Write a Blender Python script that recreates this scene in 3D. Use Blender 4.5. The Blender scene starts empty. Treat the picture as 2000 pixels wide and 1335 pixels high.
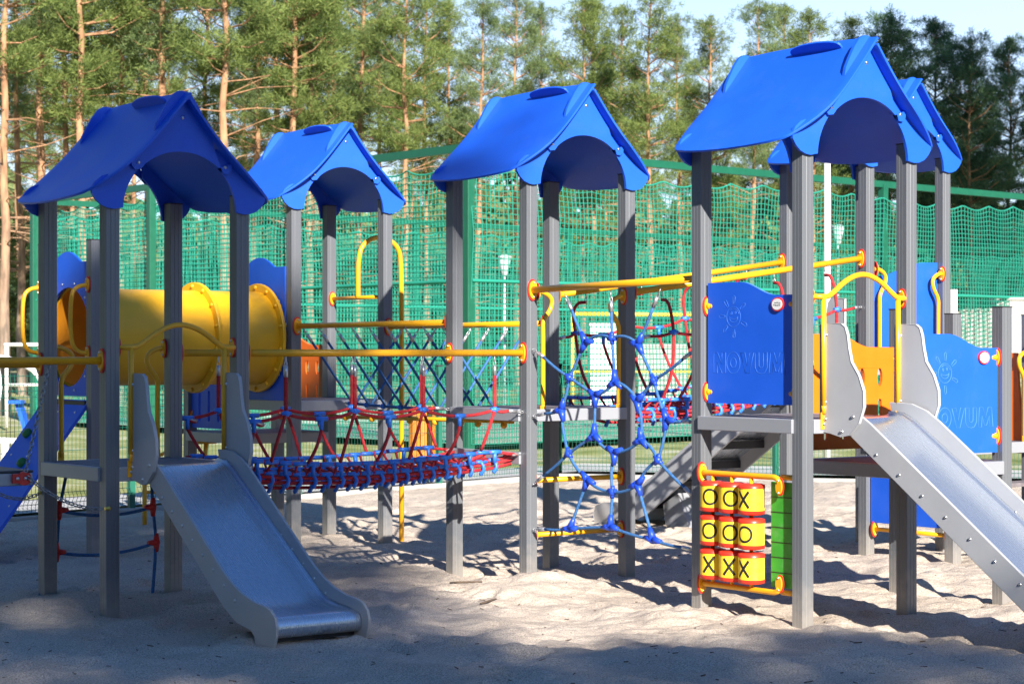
import bpy, math, random
import numpy as np
from mathutils import Vector, Matrix, noise
from mathutils.geometry import tessellate_polygon
R = math.radians
random.seed(7)
SC = bpy.context.scene
COL = SC.collection

# ------------------------------------------------------------------ camera, sky, sun, exposure
ALPHA = R(36.723)
CAM = Vector((-5.582, -12.459, 1.6))
RIGHT = Vector((math.cos(ALPHA), -math.sin(ALPHA), 0)); FWD = Vector((math.sin(ALPHA), math.cos(ALPHA), 0))
cd = bpy.data.cameras.new('camera'); cam = bpy.data.objects.new('camera', cd); COL.objects.link(cam)
cam.location = CAM; cam.rotation_euler = (R(90), 0, -ALPHA)
cd.sensor_width = 36; cd.lens = 73.08; cd.shift_y = 0.00955; cd.clip_end = 2000; cd.clip_start = 0.1
cd.dof.use_dof = True; cd.dof.focus_distance = 13.8; cd.dof.aperture_fstop = 5.6
SC.camera = cam
SUN = Vector((-0.32, -1.0, 0.53)).normalized()
w = bpy.data.worlds.new('World'); SC.world = w; w.use_nodes = True
nt = w.node_tree; bgn = nt.nodes['Background']
sky = nt.nodes.new('ShaderNodeTexSky'); sky.sky_type = 'NISHITA'; sky.sun_disc = False
sky.sun_elevation = math.asin(SUN.z); sky.sun_rotation = math.atan2(SUN.x, SUN.y) % (2 * math.pi)
sky.air_density = 1.0; sky.dust_density = 0.0; sky.ozone_density = 8.0
# pale haze low in the sky, fading out with height
wt = nt.nodes.new('ShaderNodeTexCoord'); wx = nt.nodes.new('ShaderNodeSeparateXYZ'); wr = nt.nodes.new('ShaderNodeMapRange'); wm = nt.nodes.new('ShaderNodeMix'); wm.data_type = 'RGBA'
wn = nt.nodes.new('ShaderNodeTexNoise'); wn.inputs['Scale'].default_value = 3.0; wn.inputs['Detail'].default_value = 5; wa = nt.nodes.new('ShaderNodeMath'); wa.operation = 'MULTIPLY_ADD'; wa.inputs[1].default_value = -0.25
wr.inputs[1].default_value = -0.15; wr.inputs[2].default_value = 0.30; wr.inputs[3].default_value = 0.85; wr.inputs[4].default_value = 0.0
nt.links.new(wt.outputs['Generated'], wx.inputs[0]); nt.links.new(wt.outputs['Generated'], wn.inputs['Vector']); nt.links.new(wn.outputs['Fac'], wa.inputs[0]); nt.links.new(wx.outputs['Z'], wa.inputs[2]); nt.links.new(wa.outputs[0], wr.inputs[0])
nt.links.new(wr.outputs[0], wm.inputs[0]); nt.links.new(sky.outputs[0], wm.inputs[6]); wm.inputs[7].default_value = (6.6, 7.5, 8.9, 1)
nt.links.new(wm.outputs[2], bgn.inputs[0]); bgn.inputs[1].default_value = 0.078
sl = bpy.data.lights.new('sun', 'SUN'); so = bpy.data.objects.new('sun', sl); COL.objects.link(so)
sl.energy = 5.0; sl.angle = R(0.5); sl.color = (1.0, 0.93, 0.83)
so.rotation_euler = SUN.to_track_quat('Z', 'Y').to_euler(); so.location = (-8, -25, 14)
vs = SC.view_settings; vs.view_transform = 'Standard'; vs.look = 'None'; vs.exposure = 1.30; vs.gamma = 1

def bg(X, D, z=0.0):                       # metres right of and ahead of the photographer -> world
    p = CAM + RIGHT * X + FWD * D
    return Vector((p.x, p.y, z))

# ------------------------------------------------------------------ materials
def mat(name, col, rough=0.5, metal=0.0, spec=0.5, var=0.0, vscale=8.0, bump=0.0, bscale=60.0, transl=0.0, ridge=False):
    m = bpy.data.materials.new(name); m.use_nodes = True
    t = m.node_tree; b = t.nodes['Principled BSDF']
    b.inputs['Base Color'].default_value = (*col, 1); b.inputs['Roughness'].default_value = rough
    b.inputs['Metallic'].default_value = metal; b.inputs['Specular IOR Level'].default_value = spec
    tc = t.nodes.new('ShaderNodeTexCoord')
    if var:
        n = t.nodes.new('ShaderNodeTexNoise'); n.inputs['Scale'].default_value = vscale; n.inputs['Detail'].default_value = 6
        t.links.new(tc.outputs['Object'], n.inputs['Vector'])
        r = t.nodes.new('ShaderNodeValToRGB')
        r.color_ramp.elements[0].position = 0.3; r.color_ramp.elements[1].position = 0.7
        r.color_ramp.elements[0].color = tuple(c * (1 - var) for c in col) + (1,)
        r.color_ramp.elements[1].color = tuple(min(1, c * (1 + var)) for c in col) + (1,)
        t.links.new(n.outputs['Fac'], r.inputs[0]); t.links.new(r.outputs[0], b.inputs['Base Color'])
        rr = t.nodes.new('ShaderNodeMapRange'); rr.inputs[3].default_value = max(0, rough - 0.08); rr.inputs[4].default_value = min(1, rough + 0.1)
        t.links.new(n.outputs['Fac'], rr.inputs[0]); t.links.new(rr.outputs[0], b.inputs['Roughness'])
    if bump:
        n2 = t.nodes.new('ShaderNodeTexNoise'); n2.inputs['Scale'].default_value = bscale; n2.inputs['Detail'].default_value = 4
        t.links.new(tc.outputs['Object'], n2.inputs['Vector'])
        bp = t.nodes.new('ShaderNodeBump'); bp.inputs['Strength'].default_value = bump; bp.inputs['Distance'].default_value = 0.01
        t.links.new(n2.outputs['Fac'], bp.inputs['Height']); t.links.new(bp.outputs[0], b.inputs['Normal'])
    return m

M = {}
M['blue'] = mat('blue_plastic', (0.007, 0.100, 0.66), 0.48, spec=0.55, var=0.06, vscale=3, bump=0.05, bscale=120)
M['blue_edge'] = mat('routed_blue_edge', (0.07, 0.22, 0.66), 0.6)
M['blue_rout'] = mat('routed_groove', (0.045, 0.18, 0.64), 0.45)
M['dkblue'] = mat('dark_blue_groove', (0.01, 0.05, 0.30), 0.5)
M['grey'] = mat('grey_plastic', (0.39, 0.40, 0.425), 0.5, var=0.05, vscale=4, bump=0.05, bscale=150)
M['alu'] = mat('anodised_post', (0.175, 0.187, 0.208), 0.36, metal=0.35)
def dusty(m, z0=.02, z1=.28):
    t = m.node_tree; b = t.nodes['Principled BSDF']; g = t.nodes.new('ShaderNodeNewGeometry'); sp = t.nodes.new('ShaderNodeSeparateXYZ'); t.links.new(g.outputs['Position'], sp.inputs[0])
    n = t.nodes.new('ShaderNodeTexNoise'); n.inputs['Scale'].default_value = 18; n.inputs['Detail'].default_value = 7; t.links.new(g.outputs['Position'], n.inputs['Vector'])
    a = t.nodes.new('ShaderNodeMath'); a.operation = 'MULTIPLY_ADD'; a.inputs[1].default_value = -.30; t.links.new(n.outputs['Fac'], a.inputs[0]); a2 = t.nodes.new('ShaderNodeMath'); a2.operation = 'ADD'; a2.inputs[1].default_value = .15; t.links.new(sp.outputs['Z'], a.inputs[2]); t.links.new(a.outputs[0], a2.inputs[0])
    r = t.nodes.new('ShaderNodeMapRange'); r.inputs[1].default_value = z0; r.inputs[2].default_value = z1; r.inputs[3].default_value = .55; r.inputs[4].default_value = 0; t.links.new(a2.outputs[0], r.inputs[0])
    mx = t.nodes.new('ShaderNodeMix'); mx.data_type = 'RGBA'; mx.inputs[6].default_value = b.inputs['Base Color'].default_value; mx.inputs[7].default_value = (.42, .38, .33, 1)
    for l in list(b.inputs['Base Color'].links): t.links.new(l.from_socket, mx.inputs[6])
    t.links.new(r.outputs[0], mx.inputs[0]); t.links.new(mx.outputs[2], b.inputs['Base Color'])
dusty(M['alu']); dusty(M['grey'])
M['beam'] = mat('deck_beam_metal', (0.33, 0.345, 0.38), 0.42, metal=0.25)
M['cap'] = mat('black_cap', (0.03, 0.03, 0.035), 0.5)
M['deck'] = mat('deck_board', (0.16, 0.14, 0.15), 0.7, var=0.25, vscale=14, bump=0.4, bscale=80)
M['steel'] = mat('brushed_steel', (0.58, 0.64, 0.73), 0.26, metal=0.84)  # base colour tinted blue, standing in for the sky reflected in the metal
M['yellow'] = mat('yellow_paint', (0.80, 0.38, 0.010), 0.35, var=0.05, vscale=10)
M['tube'] = mat('yellow_tunnel_plastic', (0.82, 0.43, 0.010), 0.42, var=0.05, vscale=3)
M['tubein'] = mat('tunnel_inside_orange', (0.80, 0.30, 0.015), 0.5, var=0.05)
M['orange'] = mat('orange_panel', (0.84, 0.165, 0.005), 0.45, var=0.05)
M['redorange'] = mat('red_orange_panel', (0.75, 0.14, 0.01), 0.45, var=0.06)
M['red'] = mat('red_plastic', (0.62, 0.025, 0.02), 0.4, var=0.06)
M['rope_red'] = mat('red_rope', (0.52, 0.015, 0.025), 0.75, var=0.25, vscale=90, bump=0.8, bscale=260)
M['rope_blue'] = mat('blue_rope', (0.028, 0.145, 0.40), 0.75, var=0.3, vscale=90, bump=0.8, bscale=260)
M['conn'] = mat('blue_connector', (0.012, 0.06, 0.52), 0.4, var=0.05)
M['conn2'] = mat('sky_blue_connector', (0.03, 0.185, 0.68), 0.4, var=0.05)
M['chain'] = mat('galvanised_chain', (0.33, 0.34, 0.36), 0.45, metal=0.9)
M['ferr'] = mat('steel_ferrule', (0.55, 0.56, 0.58), 0.4, metal=0.8)
M['bolt'] = mat('zinc_bolt', (0.65, 0.65, 0.66), 0.3, metal=1.0)
M['brass'] = mat('brass_shackle', (0.75, 0.55, 0.12), 0.35, metal=0.8)
M['green'] = mat('green_board', (0.03, 0.33, 0.03), 0.5, var=0.1, vscale=10)
M['dkgreen'] = mat('grip_green', (0.02, 0.16, 0.03), 0.5)
M['black'] = mat('black_print', (0.012, 0.012, 0.012), 0.5)
M['white'] = mat('white_paint', (0.74, 0.74, 0.73), 0.5, var=0.04)
M['pale'] = mat('pale_lamp_paint', (0.42, 0.46, 0.46), 0.5)
M['tile'] = mat('yellow_drum', (0.90, 0.62, 0.03), 0.35, var=0.04)
M['drumred'] = mat('red_drum_end', (0.72, 0.035, 0.015), 0.35, var=0.04)
M['fence'] = mat('green_fence_paint', (0.012, 0.13, 0.085), 0.5)
M['mast'] = mat('green_mast_paint', (0.005, 0.10, 0.055), 0.5, var=0.08)
M['net'] = mat('green_net_cord', (0.009, 0.25, 0.172), 0.8)
M['concrete'] = mat('concrete', (0.36, 0.35, 0.33), 0.9, var=0.12, vscale=5, bump=0.3)
M['goalyellow'] = mat('goal_yellow', (0.85, 0.62, 0.05), 0.5)
M['glass'] = mat('lamp_diffuser', (0.75, 0.78, 0.8), 0.2)
M['wood'] = mat('twig_bark', (0.10, 0.07, 0.05), 0.9, var=0.3, vscale=30)
M['tuft'] = mat('grass_blade', (0.06, 0.13, 0.02), 0.7)
M['bin_orange'] = mat('orange_slats', (0.72, 0.25, 0.02), 0.5, var=0.1)

def dust(m, amount, scale, col=(0.40, 0.40, 0.37), lo=.52, hi=.78, stretch=None, rough=0.0):
    t = m.node_tree; b = t.nodes['Principled BSDF']; tc = t.nodes.new('ShaderNodeTexCoord'); mp = t.nodes.new('ShaderNodeMapping'); mp.inputs['Scale'].default_value = stretch or (1, 1, 1); t.links.new(tc.outputs['Object'], mp.inputs[0])
    n = t.nodes.new('ShaderNodeTexNoise'); n.inputs['Scale'].default_value = scale; n.inputs['Detail'].default_value = 9; n.inputs['Roughness'].default_value = .7; t.links.new(mp.outputs[0], n.inputs['Vector'])
    r = t.nodes.new('ShaderNodeMapRange'); r.inputs[1].default_value = lo; r.inputs[2].default_value = hi; r.inputs[4].default_value = amount; t.links.new(n.outputs['Fac'], r.inputs[0])
    mx = t.nodes.new('ShaderNodeMix'); mx.data_type = 'RGBA'; mx.inputs[6].default_value = b.inputs['Base Color'].default_value; mx.inputs[7].default_value = (*col, 1)
    for l in list(b.inputs['Base Color'].links): t.links.new(l.from_socket, mx.inputs[6])
    t.links.new(r.outputs[0], mx.inputs[0]); t.links.new(mx.outputs[2], b.inputs['Base Color'])
    if rough:
        r2 = t.nodes.new('ShaderNodeMapRange'); v = b.inputs['Roughness'].default_value; r2.inputs[1].default_value = .3; r2.inputs[2].default_value = .7; r2.inputs[3].default_value = v - rough * .5; r2.inputs[4].default_value = v + rough; t.links.new(n.outputs['Fac'], r2.inputs[0]); t.links.new(r2.outputs[0], b.inputs['Roughness'])
dust(M['blue'], .045, 3.5); dust(M['tube'], .14, 3, (.5, .42, .25)); dust(M['tile'], .25, 16, (.55, .45, .25)); dust(M['yellow'], .2, 24, (.45, .30, .12), .58, .8); dust(M['green'], .25, 12)
dust(M['steel'], .14, 1.0, (.38, .37, .36), .45, .75, (170, 3, 3), .10); dust(M['grey'], .2, 9, (.5, .47, .42)); dust(M['rope_red'], .35, 40, (.30, .12, .10), .45, .7); dust(M['rope_blue'], .3, 40, (.22, .26, .30), .45, .7)

def ramp_mat(name, stops, scale, rough=0.9, detail=8, bump=0.0, bscale=40, bdist=0.02, space='Object', distort=0.0):
    m = bpy.data.materials.new(name); m.use_nodes = True
    t = m.node_tree; b = t.nodes['Principled BSDF']; b.inputs['Roughness'].default_value = rough
    b.inputs['Specular IOR Level'].default_value = 0.2
    tc = t.nodes.new('ShaderNodeTexCoord'); n = t.nodes.new('ShaderNodeTexNoise')
    n.inputs['Scale'].default_value = scale; n.inputs['Detail'].default_value = detail; n.inputs['Roughness'].default_value = 0.65
    n.inputs['Distortion'].default_value = distort
    t.links.new(tc.outputs[space], n.inputs['Vector'])
    r = t.nodes.new('ShaderNodeValToRGB'); cr = r.color_ramp
    while len(cr.elements) < len(stops): cr.elements.new(0.5)
    for e, (p, c) in zip(cr.elements, stops): e.position = p; e.color = (*c, 1)
    t.links.new(n.outputs['Fac'], r.inputs[0]); t.links.new(r.outputs[0], b.inputs['Base Color'])
    if bump:
        n2 = t.nodes.new('ShaderNodeTexNoise'); n2.inputs['Scale'].default_value = bscale; n2.inputs['Detail'].default_value = 6
        t.links.new(tc.outputs[space], n2.inputs['Vector'])
        bp = t.nodes.new('ShaderNodeBump'); bp.inputs['Strength'].default_value = bump; bp.inputs['Distance'].default_value = bdist
        t.links.new(n2.outputs['Fac'], bp.inputs['Height']); t.links.new(bp.outputs[0], b.inputs['Normal'])
    return m

def sand_mat():
    m = bpy.data.materials.new('pale_sand'); m.use_nodes = True
    t = m.node_tree; b = t.nodes['Principled BSDF']; b.inputs['Roughness'].default_value = 0.95; b.inputs['Specular IOR Level'].default_value = 0.15
    tc = t.nodes.new('ShaderNodeTexCoord')
    def noi(s, d, rg=0.6):
        n = t.nodes.new('ShaderNodeTexNoise'); n.inputs['Scale'].default_value = s; n.inputs['Detail'].default_value = d; n.inputs['Roughness'].default_value = rg
        t.links.new(tc.outputs['Object'], n.inputs['Vector']); return n
    big, mid, grain = noi(1.3, 5), noi(14, 6), noi(120, 4, 0.85)
    r = t.nodes.new('ShaderNodeValToRGB'); r.color_ramp.elements[0].position = 0.3; r.color_ramp.elements[1].position = 0.7
    r.color_ramp.elements[0].color = (0.50, 0.43, 0.36, 1); r.color_ramp.elements[1].color = (0.64, 0.565, 0.485, 1)
    t.links.new(big.outputs['Fac'], r.inputs[0])
    g = t.nodes.new('ShaderNodeValToRGB'); g.color_ramp.elements[0].position = 0.34; g.color_ramp.elements[1].position = 0.62
    g.color_ramp.elements[0].color = (0.22, 0.20, 0.19, 1); g.color_ramp.elements[1].color = (1.3, 1.27, 1.24, 1)
    t.links.new(grain.outputs['Fac'], g.inputs[0])
    mx = t.nodes.new('ShaderNodeMix'); mx.data_type = 'RGBA'; mx.blend_type = 'MULTIPLY'; mx.inputs[0].default_value = 0.85
    t.links.new(r.outputs[0], mx.inputs[6]); t.links.new(g.outputs[0], mx.inputs[7]); t.links.new(mx.outputs[2], b.inputs['Base Color'])
    ad = t.nodes.new('ShaderNodeMath'); ad.operation = 'MULTIPLY_ADD'; ad.inputs[1].default_value = 0.25
    t.links.new(grain.outputs['Fac'], ad.inputs[0]); t.links.new(mid.outputs['Fac'], ad.inputs[2])
    bp = t.nodes.new('ShaderNodeBump'); bp.inputs['Strength'].default_value = 0.8; bp.inputs['Distance'].default_value = 0.025
    t.links.new(ad.outputs[0], bp.inputs['Height']); t.links.new(bp.outputs[0], b.inputs['Normal'])
    return m
M['sand'] = sand_mat()
M['terrain'] = ramp_mat('dry_grass_ground', [(0.3, (0.12, 0.15, 0.035)), (0.5, (0.27, 0.28, 0.11)), (0.64, (0.44, 0.42, 0.31))], 0.8, bump=0.5, bscale=14, bdist=0.05)
M['turf'] = ramp_mat('worn_pitch', [(0.36, (0.12, 0.34, 0.22)), (0.48, (0.38, 0.44, 0.34)), (0.6, (0.52, 0.51, 0.45))], 0.5, bump=0.3, distort=0.6)
M['mound'] = ramp_mat('grassy_mound', [(0.3, (0.07, 0.15, 0.03)), (0.55, (0.17, 0.24, 0.06)), (0.75, (0.33, 0.30, 0.16))], 1.2, bump=0.6, bscale=10, bdist=0.1)
M['path'] = ramp_mat('paved_path', [(0.3, (0.40, 0.40, 0.39)), (0.7, (0.52, 0.51, 0.49))], 2.0, bump=0.2)

def bark_mat():
    m = bpy.data.materials.new('pine_bark'); m.use_nodes = True
    t = m.node_tree; b = t.nodes['Principled BSDF']; b.inputs['Roughness'].default_value = 0.95; b.inputs['Specular IOR Level'].default_value = 0.1
    tc = t.nodes.new('ShaderNodeTexCoord'); sp = t.nodes.new('ShaderNodeSeparateXYZ'); t.links.new(tc.outputs['Object'], sp.inputs[0])
    mp = t.nodes.new('ShaderNodeMapping'); mp.inputs['Scale'].default_value = (9, 9, 2.2); t.links.new(tc.outputs['Object'], mp.inputs[0])
    n = t.nodes.new('ShaderNodeTexNoise'); n.inputs['Scale'].default_value = 1.0; n.inputs['Detail'].default_value = 6; t.links.new(mp.outputs[0], n.inputs['Vector'])
    ad = t.nodes.new('ShaderNodeMath'); ad.operation = 'MULTIPLY_ADD'; ad.inputs[1].default_value = 5.0
    t.links.new(n.outputs['Fac'], ad.inputs[0]); t.links.new(sp.outputs['Z'], ad.inputs[2])
    mr = t.nodes.new('ShaderNodeMapRange'); mr.inputs[1].default_value = 3.5; mr.inputs[2].default_value = 9.0; t.links.new(ad.outputs[0], mr.inputs[0])
    r = t.nodes.new('ShaderNodeValToRGB'); cr = r.color_ramp; cr.elements[0].color = (0.25, 0.20, 0.16, 1); cr.elements[1].color = (0.42, 0.235, 0.13, 1)
    t.links.new(mr.outputs[0], r.inputs[0])
    mx = t.nodes.new('ShaderNodeMix'); mx.data_type = 'RGBA'; mx.blend_type = 'MULTIPLY'; mx.inputs[0].default_value = 0.6
    g = t.nodes.new('ShaderNodeValToRGB'); g.color_ramp.elements[0].position = 0.35; g.color_ramp.elements[1].position = 0.6
    g.color_ramp.elements[0].color = (0.35, 0.33, 0.32, 1); g.color_ramp.elements[1].color = (1.15, 1.15, 1.15, 1)
    t.links.new(n.outputs['Fac'], g.inputs[0]); t.links.new(r.outputs[0], mx.inputs[6]); t.links.new(g.outputs[0], mx.inputs[7])
    t.links.new(mx.outputs[2], b.inputs['Base Color'])
    return m
M['bark'] = bark_mat()

def needle_mat(name, dark, light):
    m = bpy.data.materials.new(name); m.use_nodes = True
    t = m.node_tree; out = t.nodes['Material Output']; t.nodes.remove(t.nodes['Principled BSDF'])
    ge = t.nodes.new('ShaderNodeNewGeometry'); tc = t.nodes.new('ShaderNodeTexCoord')
    n = t.nodes.new('ShaderNodeTexNoise'); n.inputs['Scale'].default_value = 0.9; n.inputs['Detail'].default_value = 3; t.links.new(tc.outputs['Object'], n.inputs['Vector'])
    ad = t.nodes.new('ShaderNodeMath'); ad.operation = 'MULTIPLY_ADD'; ad.inputs[1].default_value = 0.6
    t.links.new(ge.outputs['Random Per Island'], ad.inputs[0]); t.links.new(n.outputs['Fac'], ad.inputs[2])
    r = t.nodes.new('ShaderNodeValToRGB'); cr = r.color_ramp; cr.elements[0].position = 0.35; cr.elements[1].position = 1.05
    cr.elements[0].color = (*dark, 1); cr.elements[1].color = (*light, 1); t.links.new(ad.outputs[0], r.inputs[0])
    d = t.nodes.new('ShaderNodeBsdfDiffuse'); tr = t.nodes.new('ShaderNodeBsdfTranslucent'); mix = t.nodes.new('ShaderNodeMixShader'); mix.inputs[0].default_value = 0.28
    t.links.new(r.outputs[0], d.inputs[0]); t.links.new(r.outputs[0], tr.inputs[0])
    t.links.new(d.outputs[0], mix.inputs[1]); t.links.new(tr.outputs[0], mix.inputs[2]); t.links.new(mix.outputs[0], out.inputs[0])
    return m
M['needle'] = needle_mat('pine_needles', (0.042, 0.082, 0.025), (0.23, 0.285, 0.085))
M['needle2'] = needle_mat('blue_green_pine_needles', (0.05, 0.10, 0.042), (0.22, 0.28, 0.115))
M['needle3'] = needle_mat('dark_pine_needles', (0.04, 0.10, 0.06), (0.15, 0.235, 0.12))

# ------------------------------------------------------------------ mesh builder
ORG = {}                                     # object -> world origin of its root
def V(*a): return Vector(a)

class MB:
    def __init__(s): s.v = []; s.f = []; s.mi = []; s.sm = []
    def add(s, vs, fs, mi=0, sm=False):
        o = len(s.v); s.v += [tuple(p) for p in vs]
        for f in fs: s.f.append(tuple(i + o for i in f)); s.mi.append(mi); s.sm.append(sm)
        return s
    def box(s, c, size, mi=0, rot=None):
        hx, hy, hz = (a / 2 for a in size); c = Vector(c)
        vs = [Vector((x, y, z)) for x in (-hx, hx) for y in (-hy, hy) for z in (-hz, hz)]
        if rot is not None: vs = [rot @ p for p in vs]
        return s.add([c + p for p in vs], [(0, 1, 3, 2), (4, 6, 7, 5), (0, 4, 5, 1), (2, 3, 7, 6), (0, 2, 6, 4), (1, 5, 7, 3)], mi)
    def bar(s, p0, p1, w, h, mi=0, up=(0, 0, 1)):           # rectangular bar between two points
        p0, p1 = Vector(p0), Vector(p1); d = (p1 - p0); L = d.length; d.normalize()
        a = d.cross(Vector(up)); a = a.normalized() if a.length > 1e-5 else Vector((1, 0, 0)); b = a.cross(d)
        return s.box((p0 + p1) / 2, (L, w, h), mi, Matrix((d, a, b)).transposed())
    def tube(s, pts, r, n=10, mi=0, caps=True, closed=False):
        pts = [Vector(p) for p in pts]; k = len(pts); rs = r if isinstance(r, (list, tuple)) else [r] * k
        T = []
        for i in range(k):
            a = pts[(i - 1) % k] if (i > 0 or closed) else pts[i]; b = pts[(i + 1) % k] if (i < k - 1 or closed) else pts[i]
            T.append((b - a).normalized())
        ref = Vector((0, 0, 1)) if abs(T[0].z) < 0.9 else Vector((1, 0, 0)); nrm = T[0].cross(ref).normalized(); vs = []
        for i in range(k):
            nrm = (nrm - T[i] * nrm.dot(T[i])); nrm = nrm.normalized() if nrm.length > 1e-6 else T[i].orthogonal().normalized(); bn = T[i].cross(nrm)
            for j in range(n):
                a = 2 * math.pi * j / n; vs.append(pts[i] + (nrm * math.cos(a) + bn * math.sin(a)) * rs[i])
        fs = []
        for i in range(k if closed else k - 1):
            i2 = (i + 1) % k
            for j in range(n): fs.append((i * n + j, i * n + (j + 1) % n, i2 * n + (j + 1) % n, i2 * n + j))
        s.add(vs, fs, mi, True)
        if caps and not closed:
            o = len(s.v) - len(vs); s.f += [tuple(o + j for j in range(n))[::-1], tuple(o + (k - 1) * n + j for j in range(n))]; s.mi += [mi, mi]; s.sm += [False, False]
        return s
    def cyl(s, p0, p1, r, r1=None, n=16, mi=0): return s.tube([p0, p1], [r, r if r1 is None else r1], n, mi)
    def lathe(s, c, axis, prof, n=20, mi=0, sm=True):        # prof: (distance along axis, radius)
        c = Vector(c); ax = Vector(axis).normalized(); a = ax.orthogonal().normalized(); b = ax.cross(a); vs = []
        for d, r in prof:
            for j in range(n):
                t = 2 * math.pi * j / n; vs.append(c + ax * d + (a * math.cos(t) + b * math.sin(t)) * r)
        k = len(prof)
        s.add(vs, [(i * n + j, i * n + (j + 1) % n, (i + 1) * n + (j + 1) % n, (i + 1) * n + j) for i in range(k - 1) for j in range(n)], mi, sm)
        return s
    def ball(s, c, r, n=8, mi=0, squash=None):
        prof = [(-r * math.cos(math.pi * i / n), max(1e-4, r * math.sin(math.pi * i / n))) for i in range(n + 1)]
        return s.lathe(c, (0, 0, 1), prof, max(8, n + 2), mi)
    def dome(s, c, axis, r, h, n=8, mi=0):
        return s.lathe(c, axis, [(0, r), (h * 0.6, r * 0.85), (h, r * 0.45), (h * 1.02, 1e-4)], n, mi)
    def plate(s, outline, o, a, b, th, holes=(), mi=0, emi=None, both=True):
        """flat board: outline (and holes) in the a,b axes from o, thickness th centred on the plane"""
        o, a, b = Vector(o), Vector(a).normalized(), Vector(b).normalized(); nn = a.cross(b); emi = mi if emi is None else emi
        loops = [list(outline)] + [list(h) for h in holes]
        tri = tessellate_polygon([[Vector((x, y, 0)) for x, y in l] for l in loops])
        flat = [p for l in loops for p in l]; N = len(flat)
        vs = [o + a * x + b * y + nn * th / 2 for x, y in flat] + [o + a * x + b * y - nn * th / 2 for x, y in flat]
        fs = []
        for t in tri:
            (x0, y0), (x1, y1), (x2, y2) = (flat[i] for i in t)
            if (x1 - x0) * (y2 - y0) - (x2 - x0) * (y1 - y0) < 0: t = t[::-1]
            fs.append(tuple(t)); fs.append(tuple(i + N for i in t[::-1]))
        s.add(vs, fs, mi)
        off = len(s.v) - 2 * N; st = 0
        for l in loops:
            k = len(l)
            for i in range(k):
                p, q = st + i, st + (i + 1) % k
                s.f.append((off + p, off + N + p, off + N + q, off + q)); s.mi.append(emi); s.sm.append(False)
            st += k
        return s
    def each(s, name, mats, parent, k):                      # the pieces of k vertices become parts of their own
        nf = len(s.f) * k // len(s.v)
        for i in range(len(s.v) // k):
            m = MB(); m.v = s.v[i * k:(i + 1) * k]; m.f = [tuple(q - i * k for q in f) for f in s.f[i * nf:(i + 1) * nf]]; m.mi = s.mi[i * nf:(i + 1) * nf]; m.sm = s.sm[i * nf:(i + 1) * nf]; m.build(name, mats, parent)
    def build(s, name, mats, parent=None, bevel=0.0, seg=2, org=None, recalc=False):
        if not isinstance(mats, (list, tuple)): mats = [mats]
        og = Vector(org) if org is not None else (ORG[parent] if parent is not None else Vector((0, 0, 0)))
        me = bpy.data.meshes.new(name); va = np.array(s.v, dtype=np.float64) - np.array(og)
        me.from_pydata(va.tolist(), [], s.f)
        for m in mats: me.materials.append(m)
        me.polygons.foreach_set('material_index', s.mi); me.polygons.foreach_set('use_smooth', s.sm); me.update()
        ob = bpy.data.objects.new(name, me); COL.objects.link(ob)
        if parent is not None: ob.parent = parent
        else: ob.location = og
        ORG[ob] = og
        if bevel:
            bv = ob.modifiers.new('edge', 'BEVEL'); bv.width = bevel; bv.segments = seg; bv.limit_method = 'ANGLE'; bv.angle_limit = R(50)
        return ob

def thing(name, label, cat, loc, group=None):
    o = bpy.data.objects.new(name, None); COL.objects.link(o); o.location = loc; o.empty_display_size = 0.1
    o['label'] = label; o['category'] = cat
    if group: o['group'] = group
    ORG[o] = Vector(loc); return o
def tag(o, label, cat, group=None, kind=None):
    if label: o['label'] = label
    if cat: o['category'] = cat
    if group: o['group'] = group
    if kind: o['kind'] = kind
    return o
def struct(o): o['kind'] = 'structure'; return o

def smooth(pts, it=2):                        # corner-cutting of an open polyline
    for _ in range(it):
        q = [pts[0]]
        for a, b in zip(pts[:-1], pts[1:]):
            a, b = Vector(a), Vector(b); q += [a * 0.75 + b * 0.25, a * 0.25 + b * 0.75]
        q.append(pts[-1]); pts = q
    return [Vector(p) for p in pts]
def smooth2(pts, it=2):                       # the same for a closed 2-D outline
    for _ in range(it):
        q = []
        for i in range(len(pts)):
            a, b = pts[i], pts[(i + 1) % len(pts)]
            q += [(a[0] * .75 + b[0] * .25, a[1] * .75 + b[1] * .25), (a[0] * .25 + b[0] * .75, a[1] * .25 + b[1] * .75)]
        pts = q
    return pts
def roundrect(x0, y0, x1, y1, r, n=5):
    out = []
    for cx, cy, a0 in ((x1 - r, y0 + r, -90), (x1 - r, y1 - r, 0), (x0 + r, y1 - r, 90), (x0 + r, y0 + r, 180)):
        for i in range(n + 1):
            a = R(a0 + 90 * i / n); out.append((cx + r * math.cos(a), cy + r * math.sin(a)))
    return out
def ellipse(cx, cy, rx, ry, n=20, a0=0, a1=360, close=True):
    return [(cx + rx * math.cos(R(a0 + (a1 - a0) * i / n)), cy + ry * math.sin(R(a0 + (a1 - a0) * i / n))) for i in range(n if close else n + 1)]
def sag(a, b, d, n=10):
    a, b = Vector(a), Vector(b); return [a.lerp(b, i / n) - Vector((0, 0, 4 * d * (i / n) * (1 - i / n))) for i in range(n + 1)]

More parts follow.
